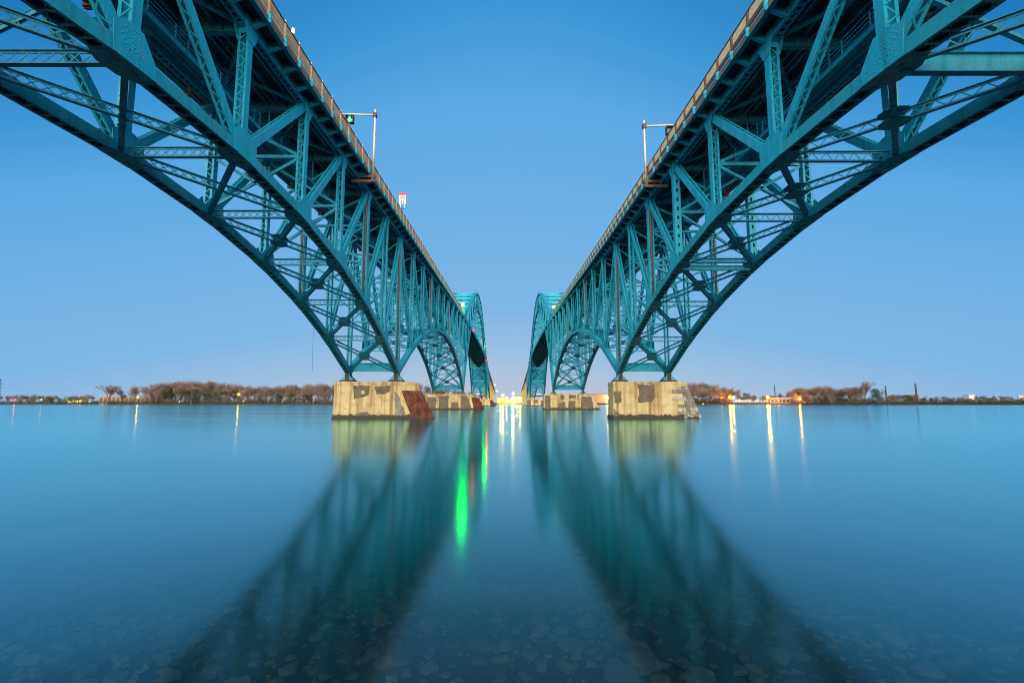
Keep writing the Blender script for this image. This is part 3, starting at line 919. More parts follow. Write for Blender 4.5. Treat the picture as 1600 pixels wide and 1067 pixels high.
    # --- bearings on the piers
    for d, zf in ((D1, 7.7), (D2, 7.7), (D3, 7.7), (D4, 7.7)):
        ztop = PIER_TOP[d]
        for side in (-1, 1):
            c = P(side, d, 0)
            g = Geo()
            g.prism([c + YA * -0.62 + XA * x + ZA * z for x, z in ((-1.0, ztop + 0.34), (-0.95, ztop + 0.62), (-0.52, ztop + 0.9), (-0.36, zf - 0.3), (0.36, zf - 0.3), (0.52, ztop + 0.9), (0.95, ztop + 0.62), (1.0, ztop + 0.34))], YA * 0.10)
            g.prism([c + YA * 0.52 + XA * x + ZA * z for x, z in ((-1.0, ztop + 0.34), (-0.95, ztop + 0.62), (-0.52, ztop + 0.9), (-0.36, zf - 0.3), (0.36, zf - 0.3), (0.52, ztop + 0.9), (0.95, ztop + 0.62), (1.0, ztop + 0.34))], YA * 0.10)
            for e in (-0.8, 0.8): g.obox(c + XA * e + ZA * (ztop + 0.5), XA, YA, ZA, 0.22, 1.04, 0.3)
            o = g.build("bearing_shoe", T, root)
            g = Geo(); g.obox(c + ZA * ((ztop + 0.3 + zf - 0.25) / 2) - YA * 0.02, XA, YA, ZA, 0.62, 1.32, zf - 0.55 - ztop)
            for q in (-1, 1): g.obox(c + XA * q * 0.2 + ZA * ((ztop + zf) / 2) - YA * 0.70, XA, YA, ZA, 0.06, 0.1, zf - 0.7 - ztop)
            g.build("rocker", M['shoe_rust'], o)
            g = Geo(); g.obox(c + ZA * (ztop + 0.165), XA, YA, ZA, 2.3, 1.9, 0.33); g.build("base_plate", M['shoe_rust'], o)
    B = Bridge(); B.zt = zt; B.U = lambda u, d, z: U(u, d, z) + OY + np.array((s * CX, 0, 0)); B.E = E_; B.root = root; B.s = s; B.stA = stA
    return B

PIER_TOP = {D1: 5.95, D2: 5.75, D3: 5.4, D4: 5.2}
left_bridge = bridge(-1, "blue-green steel arch truss bridge on the left with a grey-brown railing", 'x')
right_bridge = bridge(1, "blue-green steel arch truss bridge on the right with a cream panelled railing", 'zig')

# ================================================================== piers
def wobble_poly(pts, amp, seed, sub=4):
    r = random.Random(seed); out = []
    for (x0, z0), (x1, z1) in zip(pts, pts[1:] + pts[:1]):
        for j in range(sub):
            t = j / sub
            out.append((x0 + (x1 - x0) * t + (r.uniform(-amp, amp) if j else 0), z0 + (z1 - z0) * t + (r.uniform(-amp, amp) if j else 0)))
    return out

def pier(label, d, xl, xs_t, xs_b, ax_t, ax_b, top, depth=5.0, plate=True, plate_top=4.4, patches=(), stones=False):
    """river pier: body from xl to the shoulder, then a pointed cutwater towards +x that leans out downwards"""
    y0, y1 = d - depth / 2, d + depth / 2
    ym = d
    root = empty("concrete_pier", ((xl + xs_t) / 2, d, 0), label, "bridge pier", "concrete piers carrying the bridges")
    O = np.array(((xl + xs_t) / 2, d, 0))
    zb = -4.0
    def sx(z, t, b):            # batter, level of z between water line and top
        return b + (t - b) * (z / top)
    lev = [zb, 0.0, 0.35, 0.36, top * 0.5, top - 0.42, top - 0.40, top]
    grow = [0.12, 0.12, 0.10, 0.0, 0.0, 0.0, 0.06, 0.06]
    g = Geo(); V = []; F = []
    for z, e in zip(lev, grow):
        s_, a_ = sx(max(z, 0), xs_t, xs_b), sx(max(z, 0), ax_t, ax_b)
        bl = 0.14 * (1 - max(z, 0) / top)
        V += [(xl - e - bl, y0 - e - bl * 0.5, z), (s_ + e, y0 - e - bl * 0.5, z), (a_ + e, ym, z), (s_ + e, y1 + e, z), (xl - e - bl, y1 + e, z)]
    for i in range(len(lev) - 1):
        for q in range(5): F.append((5 * i + q, 5 * i + (q + 1) % 5, 5 * i + 5 + (q + 1) % 5, 5 * i + 5 + q))
    F.append(tuple(5 * (len(lev) - 1) + q for q in range(5)))
    g.add(np.array(V) - O, F)
    body = g.build("pier_body", M['concrete'], root)
    yf = lambda z: y0 - 0.14 * (1 - max(z, 0) / top) * 0.5
    # pour joints
    for z in (top * 0.36, top * 0.68):
        g = Geo(); g.box(xl - 0.1 - O[0], xs_t - O[0], yf(z) - 0.012 - O[1], yf(z) + 0.05 - O[1], z - 0.012, z + 0.012); g.build("pour_joint", M['stone'], root)
    for j, (poly, mat) in enumerate(patches):
        g = Geo(); pts = wobble_poly(poly, 0.11, int(d) * 10 + j, 7)
        g.prism([np.array((x, yf(z) - 0.022 - 0.004 * (j % 3), z)) - O for x, z in pts], (0, 0.05, 0))
        g.build("mortar_patch", M[mat], root)
    if plate:
        zt_, zb_ = plate_top, 0.05
        for ysh, nm in ((y0, 1), (y1, -1)):
            g = Geo()
            def pt(z, a_):      # a_=0 shoulder, 1 apex
                s_, p_ = sx(z, xs_t, xs_b), sx(z, ax_t, ax_b)
                bl = 0.14 * (1 - max(z, 0) / top)
                A = np.array((s_, ysh - (bl * 0.5 if nm > 0 else 0), z)); Bp = np.array((p_, ym, z))
                return A + (Bp - A) * a_
            q = [pt(zt_, 0.07), pt(zt_, 1.0), pt(zb_, 1.0), pt(zb_, 0.07)]
            nrm = np.cross(q[1] - q[0], q[3] - q[0]); nrm = unit(nrm)
            if nrm[0] < 0: nrm = -nrm
            g.prism([p + nrm * 0.02 - O for p in q], nrm * 0.09)
            g.build("ice_plate", M['rustplate'], root)
    if stones:
        # exposed stone courses on the near face of the cutwater
        r = random.Random(5); rows = 9
        for i in range(rows):
            z0, z1 = top * 0.88 * i / rows + 0.05, top * 0.88 * (i + 1) / rows + 0.02
            zc = (z0 + z1) / 2
            s_, a_ = sx(zc, xs_t, xs_b), sx(zc, ax_t, ax_b)
            A = np.array((s_ - 0.9 * (i % 2) - r.uniform(0, .9), yf(zc), 0)); S_ = np.array((s_, yf(zc), 0)); Bp = np.array((a_, ym, 0))
            t1 = unit(Bp - S_); ln = np.linalg.norm(Bp - S_)
            n1 = np.array((t1[1], -t1[0], 0)); n1 = n1 if n1[1] < 0 else -n1
            segs = []
            u = 0.0
            while u < ln - 0.2:
                w = min(r.uniform(0.9, 1.7), ln - u); segs.append((S_ + t1 * (u + w / 2), t1, n1, w)); u += w
            wf = S_[0] - A[0]
            if wf > 0.4: segs.append((np.array(((A[0] + S_[0]) / 2, yf(zc), 0)), XA, -YA, wf))
            for c, t, n_, w in segs:
                g = Geo(); pr = r.uniform(0.05, 0.16)
                g.obox(c + n_ * (pr - 0.15) + ZA * zc - O, t, ZA, n_, w - 0.05, z1 - z0 - 0.03, 0.3)
                g.build("stone_block", M['stone'] if r.random() < 0.62 else M['stone_pale'], root)
    return root

# near left: two dark patches; near right: one large; farther piers: scattered pale render
pier("large concrete pier with red rusted ice plate under the near end of the left bridge", D1, -28.1, -18.1, -15.7, -15.3, -12.2, PIER_TOP[D1], 4.4, True, 4.5,
     patches=[([(-25.1, 5.3), (-22.3, 5.3), (-22.6, 3.7), (-24.9, 3.1)], 'patch'), ([(-21.6, 5.2), (-19.0, 5.3), (-19.2, 4.2), (-21.3, 3.8)], 'patch'),
              ([(-23.8, 4.5), (-23.2, 4.5), (-23.2, 3.95), (-23.8, 3.95)], 'patch_light'), ([(-24.6, 0.7), (-22.7, 1.15), (-22.2, 0.5), (-24.6, 0.5)], 'patch'),
              ([(-18.5, 4.4), (-17.9, 4.1), (-16.5, 0.8), (-18.0, 0.5), (-18.3, 3.0)], 'stone')])
pier("large concrete pier with broken stone nose under the near end of the right bridge", D1, 17.1, 27.9, 28.9, 29.6, 32.0, PIER_TOP[D1], 4.0, False, 4.5,
     patches=[([(20.9, 5.65), (23.7, 5.75), (23.8, 3.5), (23.2, 2.6), (21.0, 2.6), (21.2, 4.4)], 'patch'), ([(17.15, 4.4), (18.3, 4.4), (18.3, 2.5), (17.1, 2.5)], 'patch'),
              ([(22.1, 5.8), (23.1, 5.8), (23.1, 5.4), (22.1, 5.4)], 'patch_light'), ([(17.1, 1.6), (18.2, 0.6), (17.1, 0.5)], 'patch')], stones=True)
pier("concrete pier with dark panels and rusted ice plate under the left bridge's main arch", D2, -30.5, -14.0, -12.9, -11.6, -8.9, PIER_TOP[D2], 6.0, True, 4.4,
     patches=[([(-29.9, 4.6), (-26.6, 4.6), (-26.6, 0.6), (-29.9, 0.6)], 'patch'), ([(-25.6, 5.0), (-21.8, 5.0), (-22.2, 3.2), (-22.0, 0.6), (-25.6, 0.6)], 'patch'),
              ([(-21.0, 2.6), (-18.4, 2.8), (-18.2, 0.6), (-21.0, 0.6)], 'patch'), ([(-17.4, 5.2), (-15.0, 4.9), (-13.6, 0.6), (-17.4, 0.6)], 'patch')])
pier("concrete pier with pale patchwork render under the right bridge's main arch", D2, 13.4, 29.3, 30.6, 31.2, 34.6, PIER_TOP[D2], 6.0, False, 4.4,
     patches=[([(13.6, 5.2), (15.6, 5.2), (15.6, 0.6), (13.6, 0.6)], 'patch'), ([(18.6, 2.3), (20.9, 2.9), (21.2, 0.6), (18.4, 0.6)], 'patch'), ([(19.2, 5.3), (20.8, 5.4), (20.7, 3.8), (19.5, 3.5)], 'patch'),
              ([(22.2, 3.1), (24.6, 3.3), (24.8, 0.6), (22.2, 0.6)], 'patch'), ([(22.4, 5.3), (25.2, 5.2), (24.9, 4.2), (22.4, 4.1)], 'patch'), ([(27.2, 4.9), (31.0, 4.6), (31.5, 0.6), (26.6, 0.6)], 'patch')])
pier("small far concrete pier with rusted plate at the left bridge's far arch end", D3, -29.5, -15.0, -13.6, -12.6, -9.4, PIER_TOP[D3], 6.0, True, 4.2,
     patches=[([(-28.9, 4.6), (-26.2, 4.6), (-26.2, 0.6), (-28.9, 0.6)], 'patch')])
pier("small far concrete pier with pale patches at the right bridge's far arch end", D3, 14.2, 29.5, 30.6, 31.6, 34.6, PIER_TOP[D3], 6.0, False, 4.2,
     patches=[([(14.6, 4.8), (17.5, 4.8), (17.5, 0.6), (14.6, 0.6)], 'patch'), ([(19.8, 4.8), (22.8, 4.8), (22.8, 2.2), (19.8, 2.2)], 'patch'), ([(25.2, 4.4), (27.6, 4.4), (27.6, 0.6), (25.2, 0.6)], 'patch')])
for s, side in ((-1, "left"), (1, "right")):
    pier("distant concrete pier beyond the main arch of the %s bridge" % side, D4, s * CX - 6.5, s * CX + 6.0, s * CX + 7.0, s * CX + 7.5, s * CX + 9.5, PIER_TOP[D4], 5.0, False, 4.0)
    B = left_bridge if s < 0 else right_bridge
    for k in range(1, 8):
        d = D4 + 22 * k; z1 = B.zt(d) - 2.1
        if z1 < 3: continue
        root = empty("column_bent", (s * CX, d, 0), "pale yellow lit two-column bent carrying the far approach of the %s bridge, number %d from the river pier" % (side, k), "bridge pier", "column bents under the far approaches")
        root["label"] = "two-column bent coloured as if lit yellow under the far low approach of the %s bridge" % side
        for u in (-3.4, 3.4):
            g = Geo(); g.box(u - 0.75, u + 0.75, -0.9, 0.9, -3.5, z1 - 1.2); g.build("column", M['yellowwall'], root)  # yellow lamp light on the bents is put into their colour
        g = Geo(); g.box(-5.0, 5.0, -1.0, 1.0, z1 - 1.2, z1 + 0.02); g.build("cap_beam", M['yellowwall'], root)

# ================================================================== signals, masts, signs on the bridges
def signal_mast(B, d, ztop, lit, label):
    s = B.s
    x = s * 16.55; zb = B.zt(d) + 0.05
    root = empty("signal_mast", (x, d, zb), label, "signal mast", "lane signal masts")
    H = ztop - zb
    g = Geo(); g.tube([(0, 0, -0.1), (0, 0, H * 0.6), (0, 0, H)], [0.15, 0.13, 0.11], 12); g.build("mast", M['galv'], root, smooth=True)
    g = Geo(); g.tube([(0, 0, H - 0.75), (s * 5.2, 0, H - 0.55)], [0.12, 0.085], 10); arm = g.build("mast_arm", M['galv'], root, smooth=True)
    g = Geo(); g.box(-0.2, 0.2, -0.22, 0.22, H - 1.0, H - 0.5); g.build("arm_clamp", M['rusty'], root)
    g = Geo()
    for z in (-0.15, -0.75):
        g.box(min(0.25 * -s, s * 2.6), max(0.25 * -s, s * 2.6), -0.16, 0.16, z - 0.16, z + 0.16)
    g.box(-0.16, 0.16, -0.3, 0.3, -0.95, 0.05)
    g.build("support_beam", M['fascia'], root)
    x0 = s * 3.15
    hd = empty("signal_head", (0, 0, 0), "", ""); del hd["label"]; del hd["category"]
    bpy.data.objects.remove(hd)
    g = Geo()
    zc = H - 1.33
    w = 0.52
    g.box(x0 - w, x0 + w, 0.0, 0.22, zc - w, zc + w)                      # back box
    for a, b, c, e in ((-w, w, w - 0.09, w), (-w, w, -w, -w + 0.09), (-w, -w + 0.09, -w + 0.09, w - 0.09), (w - 0.09, w, -w + 0.09, w - 0.09)):
        g.box(x0 + a, x0 + b, -0.30, -0.002, zc + c, zc + e)
    head = g.build("signal_head", M['black'], root)
    g = Geo(); g.box(x0 - 0.05, x0 + 0.05, 0.02, 0.14, zc + w, H - 0.6); g.build("hanger", M['galv'], head)
    if lit:
        g = Geo()
        arrow = [(-0.10, 0.36), (0.10, 0.36), (0.10, 0.02), (0.30, 0.02), (0.0, -0.36), (-0.30, 0.02), (-0.10, 0.02)]
        g.prism([np.array((x0 + x_, -0.03, zc + z_)) for x_, z_ in arrow], (0, 0.02, 0)); g.build("green_arrow", M['green_light'], head)
    else:
        g = Geo(); g.box(x0 - w + 0.12, x0 + w - 0.12, -0.02, -0.004, zc - w + 0.12, zc + w - 0.12); g.build("signal_lens", M['window'], head)
    return root
signal_mast(left_bridge, 53.2, 38.85, True, "pale signal mast with lit green arrow beside the left bridge deck")
signal_mast(right_bridge, 52.2, 36.75, False, "pale signal mast with unlit black signal box beside the right bridge deck")

def speed_sign(B, d):
    x = B.s * 17.0
    zb = B.zt(d) + 2.2
    root = empty("speed_sign", (x + 0.1, d, zb), "white speed limit sign with red top above the left railing", "road sign")
    zo = 1.25
    g = Geo()
    for e in (-0.32, 0.32): g.tube([(e, 0.03, 0.32), (e, 0.03, zo + 1.5)], 0.045, 6)
    g.build("sign_post", M['white'], root)
    g = Geo(); g.box(-0.45, 0.36, -0.03, 0.09, 0.22, 0.34); g.box(-0.45, -0.33, -0.03, 0.09, -0.6, 0.22); g.build("sign_bracket", M['rusty'], root)
    g = Geo(); g.box(-0.55, 0.55, -0.06, -0.02, zo - 0.25, zo + 1.2); g.build("sign_panel", M['white'], root)
    g = Geo(); g.box(-0.55, 0.55, -0.06, -0.02, zo + 1.22, zo + 1.62); g.build("red_panel", M['red'], root)
    for txt, size, z in (("SPEED", 0.32, zo + 0.85), ("LIMIT", 0.32, zo + 0.53), ("35", 0.74, zo - 0.17)):
        cu = bpy.data.curves.new("lettering", 'FONT'); cu.body = txt; cu.size = size; cu.align_x = 'CENTER'; cu.extrude = 0.004
        cu.offset = 0.012
        tmp = bpy.data.objects.new("lettering_source", cu); COL.objects.link(tmp)
        bpy.context.view_layer.update()
        me = bpy.data.meshes.new_from_object(tmp.evaluated_get(bpy.context.evaluated_depsgraph_get()))
        bpy.data.objects.remove(tmp)
        me.materials.clear(); me.materials.append(M['black'])
        o = bpy.data.objects.new("lettering", me); COL.objects.link(o); o.parent = root
        o.location = (0, -0.066, z); o.rotation_euler = (R(90), 0, 0)
speed_sign(left_bridge, 69.8)

def beacon(name, label, cat, X, d, z, mat, r, base=None, group="signal lights along the main arch"):
    root = empty(name, (X, d, z), label, cat, group)
    g = Geo(); g.ball((0, -0.25, 0), r, 10, 8); g.build("lamp_lens", mat, root, smooth=True)
    g = Geo(); g.box(-r * 1.1, r * 1.1, 0.0, 0.5, -r * 1.2, r * 1.2); g.build("lamp_housing", M['black'], root)
    if base is not None:
        g = Geo(); g.tube([(0, 0.3, 0), (0, 0.3, base - z)], 0.12, 6); g.build("lamp_stem", M['galv'], root)
    return root
zL = left_bridge.zt
beacon("lane_signal", "bright green lane signal at the left bridge's arch entrance", "signal light", PX(724, 177), 174.5, PZ(484, 176) - 0.3, M['green_beacon'], 0.42, zL(176) + 1)
beacon("lane_signal", "small green lane signal inside the left bridge's arch", "signal light", PX(757.3, 325), 325, PZ(541, 325), M['green_small'], 0.5, zL(325) + 1)
beacon("warning_light", "upper red warning light on the left bridge's arch deck", "warning light", PX(739, 217) , 216.0, zL(216) + 0.3, M['red_light'], 0.42, zL(216) - 0.5)
beacon("warning_light", "lower red warning light near the left bridge's far pier", "warning light", PX(760.5, 354) + 0.3, 353.0, zL(353) - 0.6, M['red_light'], 0.6, zL(353) - 1.5)
# cream sign boxes over the arch deck
for label, X, d, z, w, h in (("cream lane sign above the bright green signal on the left bridge", PX(722, 176), 175.5, PZ(474.5, 176), 1.2, 1.7),
                             ("small cream lane sign far inside the left bridge's arch", PX(751, 300), 300, PZ(532, 300), 1.4, 2.4),
                             ("small cream sign at the right bridge's arch entrance", PX(867, 176), 175.5, PZ(478.5, 176), 1.5, 1.2)):
    root = empty("lane_sign", (X, d, z), label, "road sign", "lane signs at the main arch")
    g = Geo(); g.box(-w / 2, w / 2, -0.1, 0.1, -h / 2, h / 2); g.build("sign_panel", M['rail_cream'], root)
    g = Geo(); g.tube([(0, 0.15, -h / 2 - 3.0), (0, 0.15, h / 2)], 0.09, 6); g.build("sign_post", M['galv'], root)
# inspection gantry across the far pier of each bridge
for B, side in ((left_bridge, "left"), (right_bridge, "right")):
    root = empty("inspection_gantry", (B.s * CX, D3 - 3, 0), "rusty inspection gantry hung under the far end of the %s bridge's arch deck" % side, "gantry")
    zz = zL(D3) - 2.0
    g = Geo(); g.box(-7.0, 7.0, -0.8, 0.8, zz - 0.25, zz); g.build("walkway", M['rusty'], root)
    g = Geo()
    for z in (0.6, 1.2):
        for y in (-0.8, 0.8): g.box(-7.0, 7.0, y - 0.05, y + 0.05, zz + z - 0.05, zz + z + 0.05)
    for x in range(-7, 8, 2):
        for y in (-0.8, 0.8): g.box(x - 0.05, x + 0.05, y - 0.05, y + 0.05, zz, zz + 1.2)
    g.build("guard_rail", M['rusty'], root)
    g = Geo()
    for x in (-5.5, 5.5): g.box(x - 0.1, x + 0.1, -0.1, 0.1, zz, zz + 1.6)
    g.build("hanger", M['rusty'], root)
# lamp on the left railing near the camera
root = empty("rail_lamp", (-17.1, 33.3, left_bridge.zt(33.3) + 2.2), "small glowing white lamp on top of the left bridge railing", "lamp")
g = Geo(); g.box(-0.05, 0.05, -0.05, 0.05, 0.0, 0.3); g.build("lamp_stem", M['galv'], root)
g = Geo(); g.tube([(0, 0, 0.2), (0, 0, 0.28), (0, 0, 0.55), (0, 0, 0.6)], [0.07, 0.11, 0.09, 0.03], 10); g.build("lamp_globe", M['sign_lamp'], root, smooth=True)
for B, d, side in ((left_bridge, 24.5, "left"), (left_bridge, 31.0, "left"), (right_bridge, 33.5, "right"), (right_bridge, 41.0, "right")):
    u = hw(d) + 1.0
    c = B.U(u, d, B.zt(d) - 0.9)
    root = empty("floodlight", tuple(c), "boxy floodlight hung under the outer edge of the %s bridge, %s of two" % (side, "nearer" if d < 30 or d == 33.5 else "farther"), "floodlight")
    g = Geo(); g.box(-0.3, 0.3, -0.28, 0.28, -0.35, 0.1); g.build("housing", M['dark'], root)
    g = Geo(); g.box(-0.25, 0.25, -0.300, -0.284, -0.3, 0.05); g.build("lens", M['fascia'], root)
    g = Geo(); g.box(-0.05, 0.05, -0.05, 0.05, 0.1, 0.45); g.build("bracket", M['rusty'], root)

# ================================================================== trees on the far shore
def bare_tree_mesh(seed, spread, h=20.0, forks=4):
    """trunk mesh and twig-crown mesh of a leafless tree about h metres tall"""
    r = random.Random(seed); gt, gc = Geo(), Geo()
    def grow(p, d, ln, rad, lev):
        q = p + d * ln
        mid = (p + q) / 2 + np.array((r.uniform(-1, 1), r.uniform(-1, 1), 0)) * ln * 0.06
        (gt if lev < 2 else gc).tube([p, mid, q], [rad, rad * 0.8, rad * 0.62], 4 if lev < 2 else 3, cap=False)
        if lev >= 4: return
        k = forks if lev < 2 else 4
        for j in range(k):
            ang = r.uniform(0.22, 0.62) * spread * (0.8 if lev == 0 else 1.0); az = 2 * math.pi * (j + r.random()) / k
            ref = np.array((1.0, 0, 0)) if abs(d[0]) < 0.8 else np.array((0, 1.0, 0))
            u = unit(np.cross(d, ref)); w = np.cross(d, u)
            nd = unit(d * math.cos(ang) + (u * math.cos(az) + w * math.sin(az)) * math.sin(ang) + ZA * 0.10)
            start = p + (q - p) * r.uniform(0.55, 1.0) if lev else p + (q - p) * r.uniform(0.15, 1.0)
            grow(start, nd, ln * (r.uniform(0.85, 1.25) if lev == 0 else r.uniform(0.55, 0.85)), max(rad * 0.56, 0.035), lev + 1)
    for _ in range(1):
        grow(np.array((0.0, 0, -0.4)), unit(np.array((r.uniform(-.05, .05), r.uniform(-.05, .05), 1.0))), h * 0.20, h * 0.016, 0)
    # fine twigs filling the crown
    tips = [v for V_ in gc.v for v in V_[-1:]]
    for t in tips:
        for _ in range(7):
            dv = unit(np.array((r.gauss(0, 1), r.gauss(0, 1), r.gauss(0.7, 0.8)))); ln = r.uniform(0.7, 1.7)
            e = t + dv * ln; u = unit(np.cross(dv, ZA + 0.01)) * 0.05
            gc.add([t - u, t + u, e], [(0, 1, 2)])
    return gt, gc

def leafy_tree_mesh(seed, w=1.0, h=14.0):
    r = random.Random(seed); gt, gc = Geo(), Geo()
    gt.tube([(0, 0, -0.4), (0.2, 0, h * 0.3), (0, 0.1, h * 0.7)], [h * 0.018, h * 0.013, h * 0.005], 5)
    lobes = [(r.uniform(-1, 1) * h * 0.26 * w, r.uniform(-1, 1) * h * 0.26 * w, h * r.uniform(0.34, 0.86), h * r.uniform(0.13, 0.22)) for _ in range(14)]
    for i in range(6):
        l = lobes[i]; gt.tube([(0, 0, h * 0.3), (l[0] * 0.5, l[1] * 0.5, l[2] * 0.8), (l[0], l[1], l[2])], [h * 0.008, h * 0.005, h * 0.002], 4)
    for x, y, z, rr in lobes:
        for _ in range(75):
            d = unit(np.array((r.gauss(0, 1), r.gauss(0, 1), r.gauss(0, 0.8)))) * rr * r.uniform(0.55, 1.1)
            c = np.array((x, y, z)) + d
            a = unit(np.array((r.gauss(0, 1), r.gauss(0, 1), r.gauss(0, 1)))); b = unit(np.cross(a, (r.random(), r.random(), 1))); q = r.uniform(0.28, 0.55)
            gc.add([c - a * q, c + b * q * 0.6, c + a * q, c - b * q * 0.6], [(0, 1, 2, 3)])
    return gt, gc

bare_lib = []; HB = []; HL = []
for k in range(7):
    gt, gc = bare_tree_mesh(100 + k, 0.78 + 0.08 * (k % 4), 20.0, 4)
    HB.append(max(v[:, 2].max() for v in gc.v))
    bare_lib.append((gt.mesh("trunk", M['bark']), gc.mesh("crown", M['twig'] if k % 2 else M['twig_grey'])))
leaf_lib = []
for k in range(4):
    gt, gc = leafy_tree_mesh(300 + k, 1.0 + 0.15 * k, 14.0)
    HL.append(max(v[:, 2].max() for v in gc.v))
    leaf_lib.append((gt.mesh("trunk", M['bark']), gc.mesh("crown", M['leaf'] if k % 2 else M['leaf_dark'])))

def plant_tree(name, lib, k, x, y, h, ref, label, group, wide=1.0, rz=0.0, z=1.2):
    root = empty(name, (x, y, z), label, "tree", group)
    sc = h / (HB if lib is bare_lib else HL)[k % len(lib)]
    for nm, me in zip(("trunk", "crown"), lib[k % len(lib)]):
        o = bpy.data.objects.new(nm, me); COL.objects.link(o); o.parent = root
        o.scale = (sc * wide, sc * wide, sc); o.rotation_euler = (0, 0, rz)

TR = random.Random(21)
def profile(px, pts):
    for (x0, y0), (x1, y1) in zip(pts[:-1], pts[1:]):
        if x0 <= px <= x1: return y0 + (y1 - y0) * (px - x0) / (x1 - x0)
    return pts[-1][1]

def wood(px0, px1, step, tops, y, label_b, label_g, group, green=0.22, rows=2, depth=16, jit=5):
    px = px0; i = 0
    while px < px1:
        for row in range(rows + (1 if rows > 1 else 0)):
            p = px + TR.uniform(-0.45, 0.45) * step + row * step * 0.5
            d = y + row * depth + TR.uniform(0, depth * 0.7)
            top = profile(min(max(p, px0), px1), tops) + TR.uniform(0, jit) + (TR.uniform(5, 14) if rows > 1 and row == 0 else 0)
            h = max(3.5, PZ(top - 2.5, d) - 1.2)
            if row == 0 and TR.random() < green:
                hh = h * TR.uniform(0.6, 0.95)
                plant_tree("leafing_tree", leaf_lib, TR.randrange(4), PX(p, d), d, hh, 12.6, label_g, group, 1.15, TR.uniform(0, 6.28))
            else:
                plant_tree("bare_tree", bare_lib, TR.randrange(7), PX(p, d), d, h, 21.5, label_b, group, TR.uniform(0.8, 1.05), TR.uniform(0, 6.28))
        px += step; i += 1

# the lone round-crowned tree left of the wood, and the tall one on the right shore
plant_tree("bare_tree", bare_lib, 3, PX(172, 566), 566, PZ(598, 566) - 1.0, 21.5, "lone round-crowned bare tree left of the dense wood on the left shore", "trees on the far shore", 1.35, 0.4)
plant_tree("bare_tree", bare_lib, 5, PX(1348, 556), 556, PZ(593, 556) - 1.0, 21.5, "tall pale bare tree rising above the wood on the right shore", "trees on the far shore", 1.05, 2.0)
plant_tree("leafing_tree", leaf_lib, 0, PX(1371, 552), 552, PZ(606, 552) - 1.0, 12.6, "round dark green tree beside the tall bare tree on the right shore", "trees on the far shore", 1.2, 1.0)
plant_tree("leafing_tree", leaf_lib, 1, PX(301, 560), 560, PZ(606, 560) - 1.0, 12.6, "broad green leafing tree in front of the left wood", "trees on the far shore", 1.5, 1.0)
wood(196, 240, 10, [(196, 606), (220, 599), (240, 604)], 572, "bare tree at the open left edge of the left shore wood", "small leafing tree at the open left edge of the left shore wood", "trees on the far shore", 0.15, 1)
wood(240, 520, 7.5, [(240, 602), (262, 596), (290, 592), (330, 594), (355, 598), (380, 600), (410, 604), (450, 600), (500, 597), (520, 598)], 566,
     "bare brown tree in the dense wood on the left shore", "green leafing tree in the dense wood on the left shore", "trees of the left shore wood", 0.3, 2)
wood(600, 766, 11, [(600, 594), (640, 596), (680, 600), (710, 606), (740, 612), (766, 618)], 640,
     "bare tree seen behind the left bridge's piers", "leafing tree seen behind the left bridge's piers", "trees behind the left piers", 0.1, 1)
wood(1066, 1130, 7, [(1066, 600), (1085, 595), (1110, 598), (1130, 606)], 556,
     "bare brown tree in the wood beside the right pier", "leafing tree in the wood beside the right pier", "trees beside the right pier", 0.35, 2)
wood(1132, 1240, 6, [(1132, 606), (1146, 604), (1160, 614), (1200, 617), (1225, 612), (1240, 608)], 590,
     "small bare tree behind the lit landing on the right shore", "small leafing tree behind the lit landing on the right shore", "trees behind the lit landing", 0.4, 1, 16, 3)
wood(1240, 1340, 7.5, [(1240, 604), (1270, 603), (1290, 601), (1310, 606), (1330, 604), (1340, 605)], 552,
     "bare tree in the wood right of the lit landing", "green leafing tree in the wood right of the lit landing", "trees right of the lit landing", 0.25, 2)
wood(1385, 1600, 6.5, [(1385, 616), (1430, 618), (1480, 620), (1540, 617), (1600, 621)], 575,
     "low bare tree in the scrub along the far right shore", "low green tree in the scrub along the far right shore", "low trees along the far right shore", 0.55, 1, 16, 2)
wood(0, 156, 6.5, [(0, 618), (60, 617), (110, 619), (156, 617)], 640,
     "low bare tree on the flat shore at the far left", "low green tree on the flat shore at the far left", "low trees on the far left shore", 0.45, 1, 16, 2)

# scrub that hems the waterline: nobody could count it
def scrub(name, runs, mat, label, seed):
    r = random.Random(seed); g = Geo()
    for px0, px1, d0, d1, hmax, n in runs:
        for _ in range(n):
            p = r.uniform(px0, px1); d = r.uniform(d0, d1); x = PX(p, d); hh = r.uniform(0.4, 1.0) * hmax
            for _ in range(16):
                c = np.array((x + r.gauss(0, 1.5), d + r.gauss(0, 1.2), 0.8 + hh * r.random() ** 0.8))
                a = unit(np.array((r.gauss(0, 1), r.gauss(0, 1), r.gauss(0.4, 1)))); b = unit(np.cross(a, (0.3, r.random(), 1))); q = r.uniform(0.4, 0.95)
                g.add([c - a * q, c + b * q * 0.5, c + a * q, c - b * q * 0.5], [(0, 1, 2, 3)])
    o = g.build(name, mat); o["kind"] = "stuff"; o["label"] = label; o["category"] = "scrub"
scrub("undergrowth", [(-20, 165, 648, 664, 5.0, 260), (150, 240, 562, 574, 5.0, 160), (240, 530, 562, 574, 8.5, 700), (590, 770, 644, 650, 4.5, 130), (1060, 1140, 550, 560, 8.0, 240),
                      (1235, 1400, 552, 560, 8.5, 420), (1395, 1620, 560, 584, 6.5, 460)], M['scrub'], "brown scrub and reeds along the far waterline", 3)
scrub("undergrowth", [(1395, 1620, 562, 590, 5.0, 150), (240, 530, 566, 576, 4.5, 110), (1060, 1120, 554, 562, 5.0, 40), (60, 160, 655, 670, 4.0, 60)], M['leaf'], "green spring scrub along the far waterline", 4)

